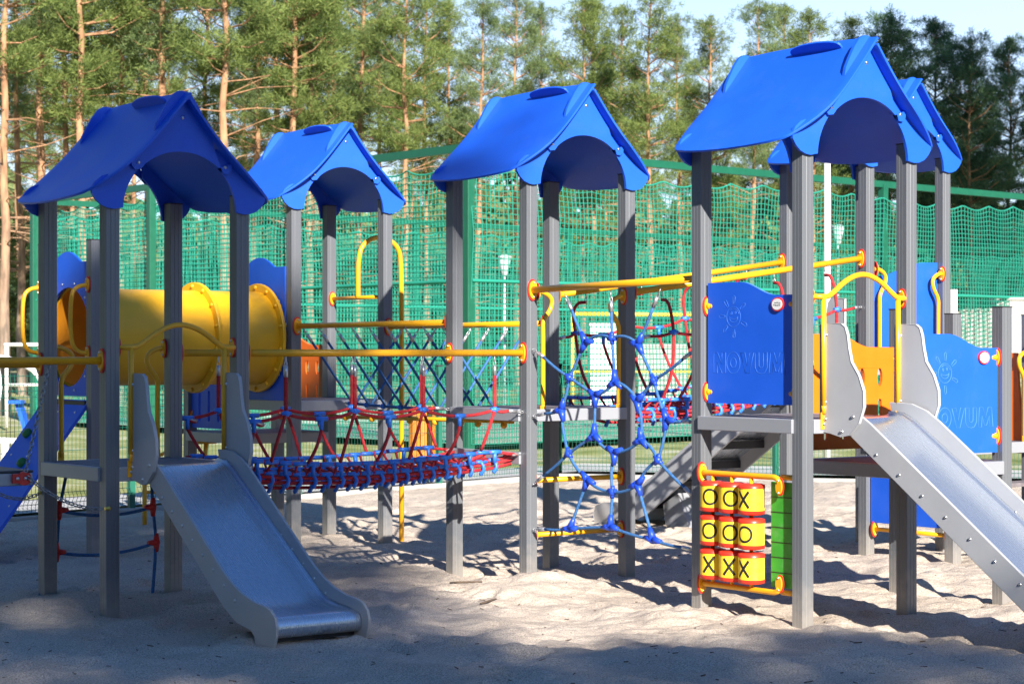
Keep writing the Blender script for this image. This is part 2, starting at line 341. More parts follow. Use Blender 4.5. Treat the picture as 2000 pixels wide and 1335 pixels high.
# ------------------------------------------------------------------ ground
def fbm(x, y, seed, octs):
    rng = np.random.RandomState(seed); out = np.zeros_like(x)
    for fx, amp in octs:
        th = rng.rand() * 6.28; c, s = math.cos(th), math.sin(th)
        u = (x * c - y * s) * fx + rng.rand() * 50; v = (x * s + y * c) * fx + rng.rand() * 50
        G = rng.rand(256, 256); iu = np.floor(u).astype(int); iv = np.floor(v).astype(int); fu = u - iu; fv = v - iv
        fu = fu * fu * (3 - 2 * fu); fv = fv * fv * (3 - 2 * fv); g = lambda a, b: G[a % 256, b % 256]
        out += amp * ((g(iu, iv) * (1 - fu) + g(iu + 1, iv) * fu) * (1 - fv) + (g(iu, iv + 1) * (1 - fu) + g(iu + 1, iv + 1) * fu) * fv - 0.5)
    return out
rp = random.Random(12); PRINTS = []
for _ in range(26):                                  # short walks of alternating steps
    X, D, a = rp.uniform(-4, 4.5), rp.uniform(9.6, 16.5), rp.uniform(0, 6.28)
    for k in range(rp.randint(3, 7)):
        q = CAM + RIGHT * (X + math.cos(a) * .62 * k + math.sin(a) * .11 * (-1) ** k) + FWD * (D + math.sin(a) * .62 * k - math.cos(a) * .11 * (-1) ** k); th = math.atan2((RIGHT * math.cos(a) + FWD * math.sin(a)).y, (RIGHT * math.cos(a) + FWD * math.sin(a)).x) + rp.uniform(-.2, .2)
        PRINTS.append((q.x, q.y, math.cos(th), math.sin(th), rp.uniform(.016, .036)))
def sandz(x, y):
    h = fbm(x, y, 3, [(0.7, 0.05), (1.9, 0.05), (4.3, 0.05), (7.5, 0.034), (13, 0.018), (27, 0.008)])
    for px, py, a, r in ((-0.1, -0.15, 0.04, .35), (3.1, -1.25, 0.085, .42), (2.75, -1.25, 0.04, .5), (0.2, -0.35, 0.03, .3), (2.9, -2.9, .04, .4), (4.5, 2.4, -.05, .5), (3.4, -0.9, -.02, .3), (5.2, -3.2, -.03, .6)):
        h = h + a * np.exp(-((x - px) ** 2 + (y - py) ** 2) / r ** 2)
    for px, py, ca, sa, dep in PRINTS:                    # trodden prints with a low rim
        u = (x - px) * ca + (y - py) * sa; v = -(x - px) * sa + (y - py) * ca; q = (u / .135) ** 2 + (v / .062) ** 2
        h = h + np.where(q < 9, -dep * np.exp(-q ** 1.5) + dep * .55 * np.exp(-(np.sqrt(q) - 1.45) ** 2 * 6), 0)
    return h - 0.012
def sheet(name, us, vs_, zf, m, place=bg, sm=True):
    U, W = np.meshgrid(us, vs_); PX = CAM.x + RIGHT.x * U + FWD.x * W; PY = CAM.y + RIGHT.y * U + FWD.y * W; Z = zf(PX, PY, U, W)
    nu, nv = len(us), len(vs_); vs3 = np.stack([PX.ravel(), PY.ravel(), Z.ravel()], 1)
    i = np.arange(nv - 1)[:, None] * nu + np.arange(nu - 1)[None, :]; i = i.ravel()
    fs = np.stack([i, i + 1, i + nu + 1, i + nu], 1)
    me = bpy.data.meshes.new(name); me.from_pydata(vs3.tolist(), [], fs.tolist()); me.materials.append(m)
    me.polygons.foreach_set('use_smooth', [sm] * len(fs)); ob = bpy.data.objects.new(name, me); COL.objects.link(ob); return ob
us = np.concatenate([np.linspace(-26, -6.2, 50), np.linspace(-6, 7, 430), np.linspace(7.2, 24, 42)])
ws = np.concatenate([np.linspace(-24, 8.2, 70), np.linspace(8.4, 21.5, 480), np.linspace(21.6, 28.5, 70)])
FX0, FC, FX1 = (-8.2, 14.9), (0.6, 26.6), (8.6, 24.1)        # line of the low wire fence, right/ahead of the photographer
def fence_d(U):
    a = FX0[1] + (U - FX0[0]) * (FC[1] - FX0[1]) / (FC[0] - FX0[0]); b = FC[1] + (U - FC[0]) * (FX1[1] - FC[1]) / (FX1[0] - FC[0])
    return np.minimum(a, b)
def sz(x, y, U, W):
    h = sandz(x, y); beyond = (W > fence_d(U) + 0.05)
    fade = np.clip((fence_d(U) - W) / 1.0, 0, 1)
    return np.where(beyond, -0.35, h * (0.35 + 0.65 * fade))
struct(sheet('playground_sand', us, ws, sz, M['sand']))
def tz(x, y, U, W):
    z = -0.045 + fbm(x, y, 9, [(0.12, 0.06), (0.5, 0.05), (1.6, 0.03)])
    z = np.where((W < fence_d(U) - 0.5) & (U > -20) & (U < 20), -0.5, z)
    z = z + 1.7 * np.exp(-(((U - 12.0) / 4.5) ** 2 + ((W - 46) / 6.0) ** 2)) * (W > 25)
    z = z + np.clip((W - 62) / 60, 0, 1) * 1.2
    return z
us2 = np.concatenate([np.linspace(-600, -45, 24), np.linspace(-44, 44, 177), np.linspace(45, 600, 24)])
ws2 = np.concatenate([np.linspace(-300, -40, 12), np.linspace(-38, 18, 29), np.linspace(18.5, 90, 144), np.linspace(94, 1500, 40)])
struct(sheet('grass_ground', us2, ws2, tz, M['terrain']))

# sports pitch and a strip of paving beyond the fence
C0, CR, CFAR, CL = (-0.72, 34.6), (24.1, 57.7), (14.0, 70.1), (-10.8, 47.0)
pb = MB(); pb.add([bg(*C0, 0.06), bg(*CR, 0.06), bg(*CFAR, 0.06), bg(*CL, 0.06)], [(0, 1, 2, 3)]); struct(pb.build('sports_pitch', M['turf']))
pv = MB(); pv.add([bg(-9, 14.8, .03), bg(.9, 27.4, .03), bg(9.5, 24.9, .03), bg(10.1, 26.6, .03), bg(1.0, 29.3, .03), bg(-10.6, 15.6, .03)], [(0, 1, 4, 5), (1, 2, 3, 4)]); struct(pv.build('paved_path', M['path']))
kb = MB()
for a, b in ((FX0, FC), (FC, FX1)): kb.bar(bg(*a, -0.02), bg(*b, -0.02), 0.08, 0.13)
struct(kb.build('edging_kerb', M['concrete'], bevel=0.01))

# ------------------------------------------------------------------ play towers
L = 0.8946; PS = 0.0916
TW = {'A': (0, 0), 'B': (3.175, 3.1685), 'C': (3.192, 0.008), 'D': (3.1776, -2.708), 'E': (6.5536, -0.0066)}
DECK = {'A': .9, 'B': 1.2, 'C': 1.2, 'D': 1.2, 'E': 1.5}
def post_mb(x, y, z1, z0=-0.3):
    m = MB(); h = PS / 2; g = 0.006; t = 0.004
    prof = []                                    # square tube with two shallow grooves on every face
    for k in range(4):
        c, s = math.cos(math.pi / 2 * k), math.sin(math.pi / 2 * k)
        for u, d in ((-h + .004, 0), (-.017, 0), (-.015, -.0018), (-.012, 0), (.012, 0), (.015, -.0018), (.017, 0), (h - .004, 0)):
            a, b = h + d, u; prof.append((a * c - b * s, a * s + b * c))
    n = len(prof); vs = [(x + p, y + q, z0) for p, q in prof] + [(x + p, y + q, z1) for p, q in prof]
    m.add(vs, [(i, (i + 1) % n, n + (i + 1) % n, n + i) for i in range(n)], 0, False)
    m.box((x, y, z1 + .003), (PS + .002, PS + .002, .008), 1)
    return m
RID = 2.23; SL = R(44.5)
def roof_sheet(sx, zd, x0, y0):
    m = MB(); ns, ny = 30, 18; yc = -L / 2; vs = []
    for i in range(ns + 1):
        q = i / ns; s = 0.915 * (q if q < .8 else .8 + .2 * math.sin((q - .8) / .2 * math.pi / 2) ** 1.0)
        hw = .612 if s < .45 else (.612 - .10 * ((s - .45) / .38) ** 2 if s < .83 else .512 * math.sqrt(max(0, 1 - ((s - .83) / .0852) ** 2)) + 1e-3)
        for j in range(ny + 1):
            t = -1 + 2 * j / ny; se = s
            if sx < 0: se = s - (.055 + .03 * (1 - t * t)) * (1 - q) ** 6
            nrm = .018 - .038 * math.sin(math.pi * min(1, s / .9)) + .018 * (s / .9) ** 3
            x = L / 2 + sx * (se * math.cos(SL) + nrm * math.sin(SL)); z = zd + RID - se * math.sin(SL) + nrm * math.cos(SL)
            vs.append((x0 + x, y0 + yc + t * hw, z))
    W = ny + 1; fs = [(i * W + j, i * W + j + 1, (i + 1) * W + j + 1, (i + 1) * W + j) for i in range(ns) for j in range(ny)]
    if sx < 0: fs = [f[::-1] for f in fs]
    m.add(vs, fs, 0, True)
    return m
def gable_outline():
    l = [(.256, 3.235), (.272, 3.30), (.302, 3.357), (.345, 3.43), (.385, 3.482), (.42, 3.502), (.447, 3.505)]
    r = [(L - x, z) for x, z in l[:-1]][::-1]
    lo = [(.10, 3.075), (.104, 3.03), (.128, 3.006), (.166, 3.010)]
    arc = [(.447 + .39 * math.cos(R(a)), 2.76 + .371 * math.sin(R(a))) for a in np.linspace(134, 46, 25)]
    rlo = [(L - x, z) for x, z in lo][::-1]
    return l + r + rlo + arc[::-1][1:-1] + lo[::-1]
def bracket_outline():
    b = [(.050, 2.772), (.0, 2.763), (-.04, 2.767), (-.085, 2.784), (-.122, 2.815), (-.147, 2.851), (-.150, 2.885), (-.125, 2.926), (-.085, 2.957), (-.045, 2.970), (-.015, 2.964), (.03, 3.0), (.2, 3.165)]
    arc = [(.447 + .39 * math.cos(R(a)), 2.76 + .371 * math.sin(R(a))) for a in np.linspace(129, 178, 14)]
    return b + arc
GO, BO = gable_outline(), bracket_outline()
def clean(ol):                                   # drop points that repeat
    out = []
    for p in ol:
        if not out or (abs(p[0] - out[-1][0]) + abs(p[1] - out[-1][1])) > 1e-4: out.append(p)
    return out
GO, BO = clean(GO), clean(BO)
def deck_parts(t, x0, y0, zd, Lx=L, Ly=L, sides='wens', dm='deck'):
    d = MB()
    for k in range(6): d.box((x0 + Lx * (k + .5) / 6, y0 - Ly / 2, zd - .016), (Lx / 6 - .006, Ly + .03, .03), 0)
    d.build('deck', M[dm], t, bevel=.003)
    bb = {'w': ((x0 - .038, y0 - .03, 0), (x0 - .038, y0 - Ly + .03, 0)), 'e': ((x0 + Lx + .038, y0 - .03, 0), (x0 + Lx + .038, y0 - Ly + .03, 0)),
          'n': ((x0 + .04, y0 + .03, 0), (x0 + Lx - .04, y0 + .03, 0)), 's': ((x0 + .04, y0 - Ly - .03, 0), (x0 + Lx - .04, y0 - Ly - .03, 0))}
    for k in sides:
        a, b = bb[k]; m = MB(); z = zd - .0435; m.bar((a[0], a[1], z), (b[0], b[1], z), .05, .085, 0); m.build('deck_beam', M['beam'], t, bevel=.004)
def tower(k, label, sides='wens'):
    x0, y0 = TW[k]; zd = DECK[k]; dz = zd - 1.2
    t = thing('play_tower', label, 'play tower', (x0 + L / 2, y0 - L / 2, 0), 'blue roofed play towers')
    for px, py in ((0, 0), (0, -L), (L, 0), (L, -L)):
        m = post_mb(x0 + px, y0 + py, zd + 1.68); m.build('post', [M['alu'], M['cap']], t)
    deck_parts(t, x0, y0, zd, sides=sides)
    for sx in (-1, 1):
        rs = roof_sheet(sx, zd, x0, y0).build('roof_sheet', M['blue'], t)
        so_ = rs.modifiers.new('thick', 'SOLIDIFY'); so_.thickness = .014; so_.offset = -1
        bv = rs.modifiers.new('edge', 'BEVEL'); bv.width = .003; bv.segments = 2; bv.limit_method = 'ANGLE'; bv.angle_limit = R(50)
        sc = MB()
        for yy in (-.12, -L + .12):
            for s in (.42,):
                nrm = .022 - .038; x = L / 2 + sx * (s * math.cos(SL) + nrm * math.sin(SL)); z = zd + RID - s * math.sin(SL) + nrm * math.cos(SL)
                sc.dome((x0 + x, y0 + yy, z), (sx * math.sin(SL), 0, math.cos(SL)), .011, .006)
        sc.each('screw', M['bolt'], rs, 32)
    up = (-math.cos(SL), 0, math.sin(SL)); m = MB()
    ol = [(-.365, 0), (-.365, .03)] + [(-.58 - .215 * math.cos(R(a)), .03 + .055 * math.sin(R(a)) ** .7) for a in np.linspace(175, 5, 13)] + [(-.795, .03), (-.795, 0)]
    m.plate(clean(ol), (x0 + L / 2, y0, zd + RID + .012), (0, 1, 0), up, .014); m.build('ridge_fin', M['blue'], t, bevel=.003)
    for side in (-1, 1):
        yg = y0 - L - .0785 if side < 0 else y0 + .0785; yb = y0 - L - .0575 if side < 0 else y0 + .0575
        g = MB(); g.plate(GO, (x0, yg, dz), (1, 0, 0), (0, 0, 1), .020)
        gb = g.build('gable_board', M['blue'], t, bevel=.003)
        sc = MB()
        for px, pz in ((.15, 3.05), (L - .15, 3.05), (L / 2, 3.34)): sc.dome((x0 + px, yg + side * .010, pz + dz), (0, side, 0), .012, .008)
        sc.each('screw', M['bolt'], gb, 32)
        for mx in (0, 1):
            b = MB(); ol = [(L - x, z) for x, z in BO][::-1] if mx else BO
            b.plate(ol, (x0, yb, dz), (1, 0, 0), (0, 0, 1), .020); br = b.build('gable_bracket', M['blue'], gb, bevel=.003)
    return t
TA = tower('A', 'shaded blue roofed play tower at the far left with the short steel slide in front')
TB = tower('B', 'blue roofed play tower at the right end of the yellow tunnel')
TC = tower('C', 'blue roofed play tower between the red rope bridge and the blue climbing net')
TD = tower('D', 'nearest blue roofed play tower with the game of drums under its deck')
TE = tower('E', 'farthest right blue roofed play tower standing half behind a nearer one')
bm_ = MB(); bm_.bar((3.154, -.03, .857), (3.154, -L + .03, .857), .05, .085); bm_.build('bridge_beam', M['beam'], TC, bevel=.004)
# an orange knob bolted under the roofs of two towers
for T_, k in ((TA, 'A'), (TB, 'B')):
    x0, y0 = TW[k]; kb_ = MB(); kb_.lathe((x0 + .10, y0 - .12, DECK[k] + 1.76), (.75, -.5, -.45), [(0, .055), (.05, .05), (.075, .03), (.08, .001)], 16); kb_.build('roof_knob', M['orange'], T_)

def low_platform(label, x0, y0, posts, zd=.9, sides='wens'):
    t = thing('low_platform', label, 'platform', (x0 + L / 2, y0 - L / 2, 0), 'low platforms without roofs')
    for px, py in posts: post_mb(px, py, 1.885).build('post', [M['alu'], M['cap']], t)
    deck_parts(t, x0, y0, zd, sides=sides, dm='deck'); return t
HX, HY = TW['D'][0] + L, TW['D'][1]
PH = low_platform('low platform with short capped posts right of the long slide, behind the pale blue board', HX, HY, ((HX + L, HY), (HX + L, HY - L)))
PM = low_platform('low platform behind the yellow tunnel end with a red orange slotted board', TW['B'][0], TW['B'][1] + L, ((TW['B'][0], TW['B'][1] + L), (TW['B'][0] + L, TW['B'][1] + L)))
KX, KY = TW['E'][0], TW['E'][1] - L
PK = low_platform('low platform at the far right below the farthest roofed tower', KX, KY, ((KX, KY - L), (KX + L, KY - L)))

# ------------------------------------------------------------------ boards fixed between posts
def flange(m, c, ax, red=1, yel=0, r=.044, squash=1.0):
    """oval red gasket with a yellow dished plate, facing along ax"""
    c, ax = Vector(c), Vector(ax).normalized(); side = ax.cross(Vector((0, 0, 1))).normalized(); upv = Vector((0, 0, 1))
    for rr, h, mi, o in ((r, .010, red, 0), (r * .84, .016, yel, .004)):
        vs = []; n = 20
        for d in (o, o + h):
            for j in range(n):
                a = 2 * math.pi * j / n; vs.append(c + ax * d + side * math.cos(a) * rr * .80 + upv * math.sin(a) * rr * 1.45)
        m.add(vs, [(i, (i + 1) % n, n + (i + 1) % n, n + i) for i in range(n)] + [tuple(range(n, 2 * n))], mi)
    for sgn in (-1, 1): m.dome(c + ax * .02 + upv * sgn * r * .95, ax, .008, .008, 8, 2)
    return m
YM = [M['yellow'], M['red'], M['bolt']]
def clip(name, parent, c, ax, out):
    m = MB(); flange(m, c, ax); a = Vector(ax); m.tube([Vector(c) + a * .015, Vector(c) + a * .045], [.024, .017], 12, 0); m.ball(Vector(c) + a * .05, .017, 8, 0); return m.build(name, YM, parent)
def wave_top(x0, x1, zhi, zlo, flat, n=10):      # outline top running from x0 (high) to x1 (low) in an S
    xa, xb = x0 + (x1 - x0) * flat, x0 + (x1 - x0) * (flat + .42); pts = [(x0, zhi)]
    for i in range(n + 1):
        q = i / n; pts.append((xa + (xb - xa) * q, zhi + (zlo - zhi) * (.5 - .5 * math.cos(math.pi * q))))
    return pts + [(x1, zlo)]
def engrave(parent, P, m, sc=1.0, r=.0018):
    """routed lettering and laughing sun; P(u, v) -> point on the board, u along the reading direction"""
    out = MB()
    def done(nm='letter'):
        out.build(nm, m, parent); out.__init__()
    def line(pts, closed=True): out.tube([P(u, v) for u, v in pts], r, 5, 0, closed=closed)
    h = .125 * sc; Ws = .645 * sc / 5.45; x = 0
    def N(x): return [(x, 0), (x, h), (x + .035, h), (x + .075, .055), (x + .075, h), (x + .108, h), (x + .108, 0), (x + .075, 0), (x + .033, .07), (x + .033, 0)]
    line(N(0)); done(); cx = .178; line(ellipse(cx, h / 2, .060, h / 2 + .004, 20)); line(ellipse(cx, h / 2, .026, .03, 14)); done()
    x = .245; line([(x, h), (x + .036, h), (x + .058, .045), (x + .08, h), (x + .116, h), (x + .076, 0), (x + .042, 0)]); done()
    x = .372; line([(x, h), (x + .034, h), (x + .034, .045), (x + .045, .033), (x + .06, .033), (x + .072, .045), (x + .072, h), (x + .106, h), (x + .106, .035), (x + .085, .004), (x + .055, -.004), (x + .02, .004), (x, .035)]); done()
    x = .493; line([(x, 0), (x + .012, h), (x + .045, h), (x + .07, .06), (x + .095, h), (x + .128, h), (x + .142, 0), (x + .11, 0), (x + .105, .07), (x + .08, .01), (x + .06, .01), (x + .037, .07), (x + .032, 0)]); done()
    sx, sy = .18, .345; line(ellipse(sx, sy, .062, .062, 22)); line(ellipse(sx, sy, .050, .050, 18, 20, 130, False), False)
    line(ellipse(sx, sy + .0, .038, .034, 12, 195, 350, False), False); line(ellipse(sx, sy + .004, .038, .018, 12, 195, 350, False), False)
    line(ellipse(sx - .018, sy + .022, .006, .009, 8)); line(ellipse(sx + .018, sy + .026, .006, .009, 8))
    for a in (88, 38, -25, -88, -135, 178, 128):
        c, s = math.cos(R(a)), math.sin(R(a)); r0, r1, wd = .078, .132, .011
        line([(sx + c * d - s * q, sy + s * d + c * q) for d, q in ((r0, -wd * .6), (r1 - .01, -wd), (r1, 0), (r1 - .01, wd), (r0, wd * .6))])
    done('sun_emblem')
def sticker(parent, c, nrm, u):
    c, nrm, u = Vector(c), Vector(nrm), Vector(u); vv = nrm.cross(u); vv = vv if vv.z > 0 else -vv; m = MB()
    m.plate(ellipse(0, 0, .052, .042, 24), c, u, vv, .012, mi=0); m.plate(ellipse(0, 0, .044, .034, 24), c + nrm * .006, u, vv, .004, mi=1)
    for dx, dz, w_, h_ in ((-.022, .006, .012, .004), (-.004, .01, .014, .004), (.014, .008, .012, .004), (-.02, -.006, .01, .006), (-.004, -.007, .008, .007), (.01, -.006, .01, .006), (.024, -.004, .006, .006)):
        m.plate([(dx - w_ / 2, dz - h_ / 2), (dx + w_ / 2, dz - h_ / 2), (dx + w_ / 2, dz + h_ / 2), (dx - w_ / 2, dz + h_ / 2)], c + nrm * .0085, u, vv, .001, mi=2)
    return m.build('sticker', [M['red'], M['white'], M['black']], parent)

DX, DY = TW['D']
t = thing('barrier_board', 'dark blue board with routed NOVUM lettering and sun between posts of the nearest tower', 'board', (DX, DY - L / 2, 1.28), 'boards with routed lettering')
m = MB(); top = wave_top(-.07, -.83, 2.028, 1.942, .38)
m.plate([(x - 0, z) for x, z in top] + [(-.83, 1.281), (-.07, 1.281)], (DX, DY, 0), (0, 1, 0), (0, 0, 1), .02, emi=1)
bo = m.build('board', [M['blue'], M['blue_edge']], t)
engrave(bo, lambda u, v: Vector((DX - .0105, DY - .125 - u, 1.47 + v)), M['blue_rout'], r=.0013)
sticker(bo, (DX - .016, DY - .70, 1.885), (-1, 0, 0), (0, 1, 0))
for z in (1.884, 1.349): clip('board_clip', t, (DX, DY - PS / 2, z), (0, -1, 0), 1); clip('board_clip', t, (DX, DY - L + PS / 2, z), (0, 1, 0), 1)

t = thing('barrier_board', 'sunlit pale blue board with routed NOVUM lettering and sun behind the long slide', 'board', (HX + L / 2, HY - L, .95), 'boards with routed lettering')
m = MB(); top = wave_top(.055, L - .055, 1.712, 1.625, .40)
m.plate(top + [(L - .055, .955), (.055, .955)], (HX, HY - L, 0), (1, 0, 0), (0, 0, 1), .02, emi=1)
bo = m.build('board', [M['blue'], M['blue_edge']], t)
engrave(bo, lambda u, v: Vector((HX + .16 + u, HY - L - .0105, 1.12 + v)), M['blue_edge'])
sticker(bo, (HX + .70, HY - L - .016, 1.563), (0, -1, 0), (1, 0, 0))
for z in (1.563, 1.06): clip('board_clip', t, (HX + L - PS / 2, HY - L, z), (-1, 0, 0), 1); clip('board_clip', t, (HX + PS / 2, HY - L, z), (1, 0, 0), 1)

def slotted(label, o, a, mt, z0, z1, zh, name='slotted_board'):
    t = thing(name, label, 'board', Vector(o) + Vector(a) * L / 2 + V(0, 0, z0), 'slotted barrier boards'); m = MB()
    holes = []
    for k in range(4):
        cx = .055 + (L - .11) * (k + .8) / 4.6; holes.append(ellipse(cx, z1 - .20, .026, .062, 14)); holes.append(roundrect(cx - .018, z0 + .06, cx + .018, z0 + .33, .017, 4))
    m.plate(wave_top(.055, L - .055, zh, z1, .30) + [(L - .055, z0), (.055, z0)], o, a, (0, 0, 1), .02, holes=holes)
    m.build('board', mt, t, bevel=.003); f = MB()
    for z in (z0 + .1, z1 - .12):
        flange(f, Vector(o) + Vector(a) * (PS / 2) + V(0, 0, z), a); flange(f, Vector(o) + Vector(a) * (L - PS / 2) + V(0, 0, z), -Vector(a))
    f.build('board_clip', YM, t); return t
slotted('bright orange slotted board seen between the upright sides of the long slide', (HX, HY, 0), (1, 0, 0), M['orange'], .955, 1.63, 1.715)
slotted('red orange slotted board beside the tunnel end, under the roof of the tower there', (TW['B'][0] + L, TW['B'][1] + L, 0), (0, -1, 0), M['redorange'], .985, 1.66, 1.74)
slotted('dark blue slotted board below the middle of the yellow tunnel', (TW['B'][0], TW['B'][1] + L, 0), (0, -1, 0), M['blue'], .93, 1.62, 1.70)
t = thing('orange_board', 'plain orange board with a curved top behind the far right posts', 'board', (KX + L, KY - L / 2, .8)); m = MB()
m.plate([(.055 + (L - .11) * i / 12, 1.59 + .11 * math.sin(math.pi * min(1, max(0, (i / 12 - .35) / .65)) / 2) ** 2) for i in range(1, 13)] + [(L - .055, .8), (.055, .8)], (KX + L, KY - L, 0), (0, 1, 0), (0, 0, 1), .02)
m.build('board', M['redorange'], t, bevel=.003)
t = thing('blue_board', 'tall blue board with a curved top on the farthest tower, between yellow grab bars', 'board', (TW['E'][0] + L / 2, TW['E'][1] - L, 1.5)); m = MB()
pts = [(.055, 2.20), (.14, 2.20), (.26, 2.215), (.40, 2.26), (.54, 2.305), (.66, 2.32), (L - .055, 2.325), (L - .055, 1.53), (.055, 1.53)]
m.plate(pts, (TW['E'][0], TW['E'][1] - L + .02, 0), (1, 0, 0), (0, 0, 1), .02); m.build('board', M['blue'], t, bevel=.003)
t = thing('blue_board', 'low dark blue board with a rounded corner near the sand, behind the long slide', 'board', (KX, KY - L / 2, .25)); m = MB()
pts = [(-.055, .25), (-.055, .84), (-L + .055, .84), (-L + .055, .34), (-L + .075, .275), (-L + .14, .25)]
m.plate(pts, (KX, KY, 0), (0, 1, 0), (0, 0, 1), .02); m.build('board', M['blue'], t, bevel=.003)

# ------------------------------------------------------------------ yellow tunnel and the climbing ramp at its end
FX, TY, TZ, TR = 1.40, 2.72, 1.715, .385
t = thing('crawl_tunnel', 'yellow plastic crawl tunnel made of two bolted pipe sections', 'tunnel', (2.3, TY, 1.27))
def ring(x, r0, r1, w_):
    m = MB(); m.lathe((x - w_ / 2, TY, TZ), (1, 0, 0), [(0, r0), (0, r1), (w_, r1), (w_, r0)], 48, 0, False); return m
xs = [FX + .03, 2.50, 3.11]
for a, b in zip(xs[:-1], xs[1:]):
    m = MB(); m.lathe((a, TY, TZ), (1, 0, 0), [(0, TR), (b - a, TR)], 56, 0); m.lathe((a, TY, TZ), (1, 0, 0), [(b - a, TR - .012), (0, TR - .012)], 56, 1)
    m.build('tunnel_section', [M['tube'], M['tubein']], t)
for x in (xs[1], xs[2] - .02, xs[0] + .02):
    m = ring(x, TR - .005, TR + .068, .035 if x == xs[1] else .03); fl = m.build('tunnel_flange', M['tube'], t, bevel=.008)
    q = MB()
    for k in range(14):
        a = 2 * math.pi * (k + .5) / 14
        for sg in (-1, 1): q.ball((x + sg * .018, TY + math.cos(a) * (TR + .036), TZ + math.sin(a) * (TR + .036)), .017, 6)
    q.each('bolt_cap', M['tube'], fl, 56)
def holed(name, x, parent, m_, zb):
    m = MB(); top = [(-L / 2 + .05, 2.30), (-.22, 2.30)] + [(-.22 + .50 * i / 12, 2.30 + .085 * math.sin(math.pi * i / 12)) for i in range(1, 12)] + [(.28, 2.30), (L / 2 - .05, 2.305)]
    ol = [(-L / 2 + .05, zb), (L / 2 - .05, zb)] + top[::-1]
    m.plate(ol, (x, TY, 0), (0, 1, 0), (0, 0, 1), .02, holes=[ellipse(0, TZ, TR + .005, TR + .005, 40)], emi=0)
    for k in range(12):
        a = 2 * math.pi * (k + .5) / 12; m.dome((x - .01, TY + math.cos(a) * .43, TZ + math.sin(a) * .43), (-1, 0, 0), .011, .007, 8, 1)
    return m.build(name, [m_, M['bolt']], parent)
holed('tunnel_board', 3.13, TB, M['blue'], 1.145)
t = thing('climbing_ramp', 'blue climbing ramp with green grips leading up to the left mouth of the tunnel', 'climbing wall', (FX, TY, 0))
for y in (TY - L / 2, TY + L / 2): post_mb(FX, y, 2.456).build('post', [M['alu'], M['cap']], t)
holed('tunnel_board', FX, t, M['blue'], 1.255)
m = MB(); a = Vector((-.95, 0, -1.24)).normalized(); nn = Vector((-1.24, 0, .95)).normalized()
m.plate(roundrect(0, -.405, 1.60, .415, .03), (FX - .01, TY, 1.22), a, (0, 1, 0), .025)
for q in (.12, .55, 1.0, 1.4):
    for y in (-.3, 0, .3): m.dome(Vector((FX - .01, TY + y, 1.22)) + a * q + nn * .012, nn, .010, .006, 8, 1)
rb = m.build('ramp_board', [M['blue'], M['bolt']], t)
for q, y in ((.62, -.02), (.95, .22), (.35, .25), (1.25, -.12)):
    g = MB(); c = Vector((FX - .01, TY + y, 1.22)) + a * q + nn * .012; g.lathe(c, nn, [(0, .040), (.022, .043), (.038, .033), (.045, .015), (.046, .001)], 12); g.build('climbing_grip', M['dkgreen'], t)
m = MB(); m.bar((FX - .02, TY - .38, 1.19), (FX - .02, TY + .38, 1.19), .06, .06); m.build('ramp_bracket', M['cap'], t)
for y in (TY - L / 2, TY + L / 2):
    g = MB(); x = FX - PS / 2; p = smooth([(x, y, 2.115), (x - .10, y, 2.10), (x - .15, y - .0, 2.03), (x - .15, y, 1.70), (x - .11, y, 1.605), (x, y, 1.585)], 3); g.tube(p, .0165, 10)
    flange(g, (x, y, 2.115), (-1, 0, 0)); flange(g, (x, y, 1.585), (-1, 0, 0)); g.build('grab_bar', YM, t)

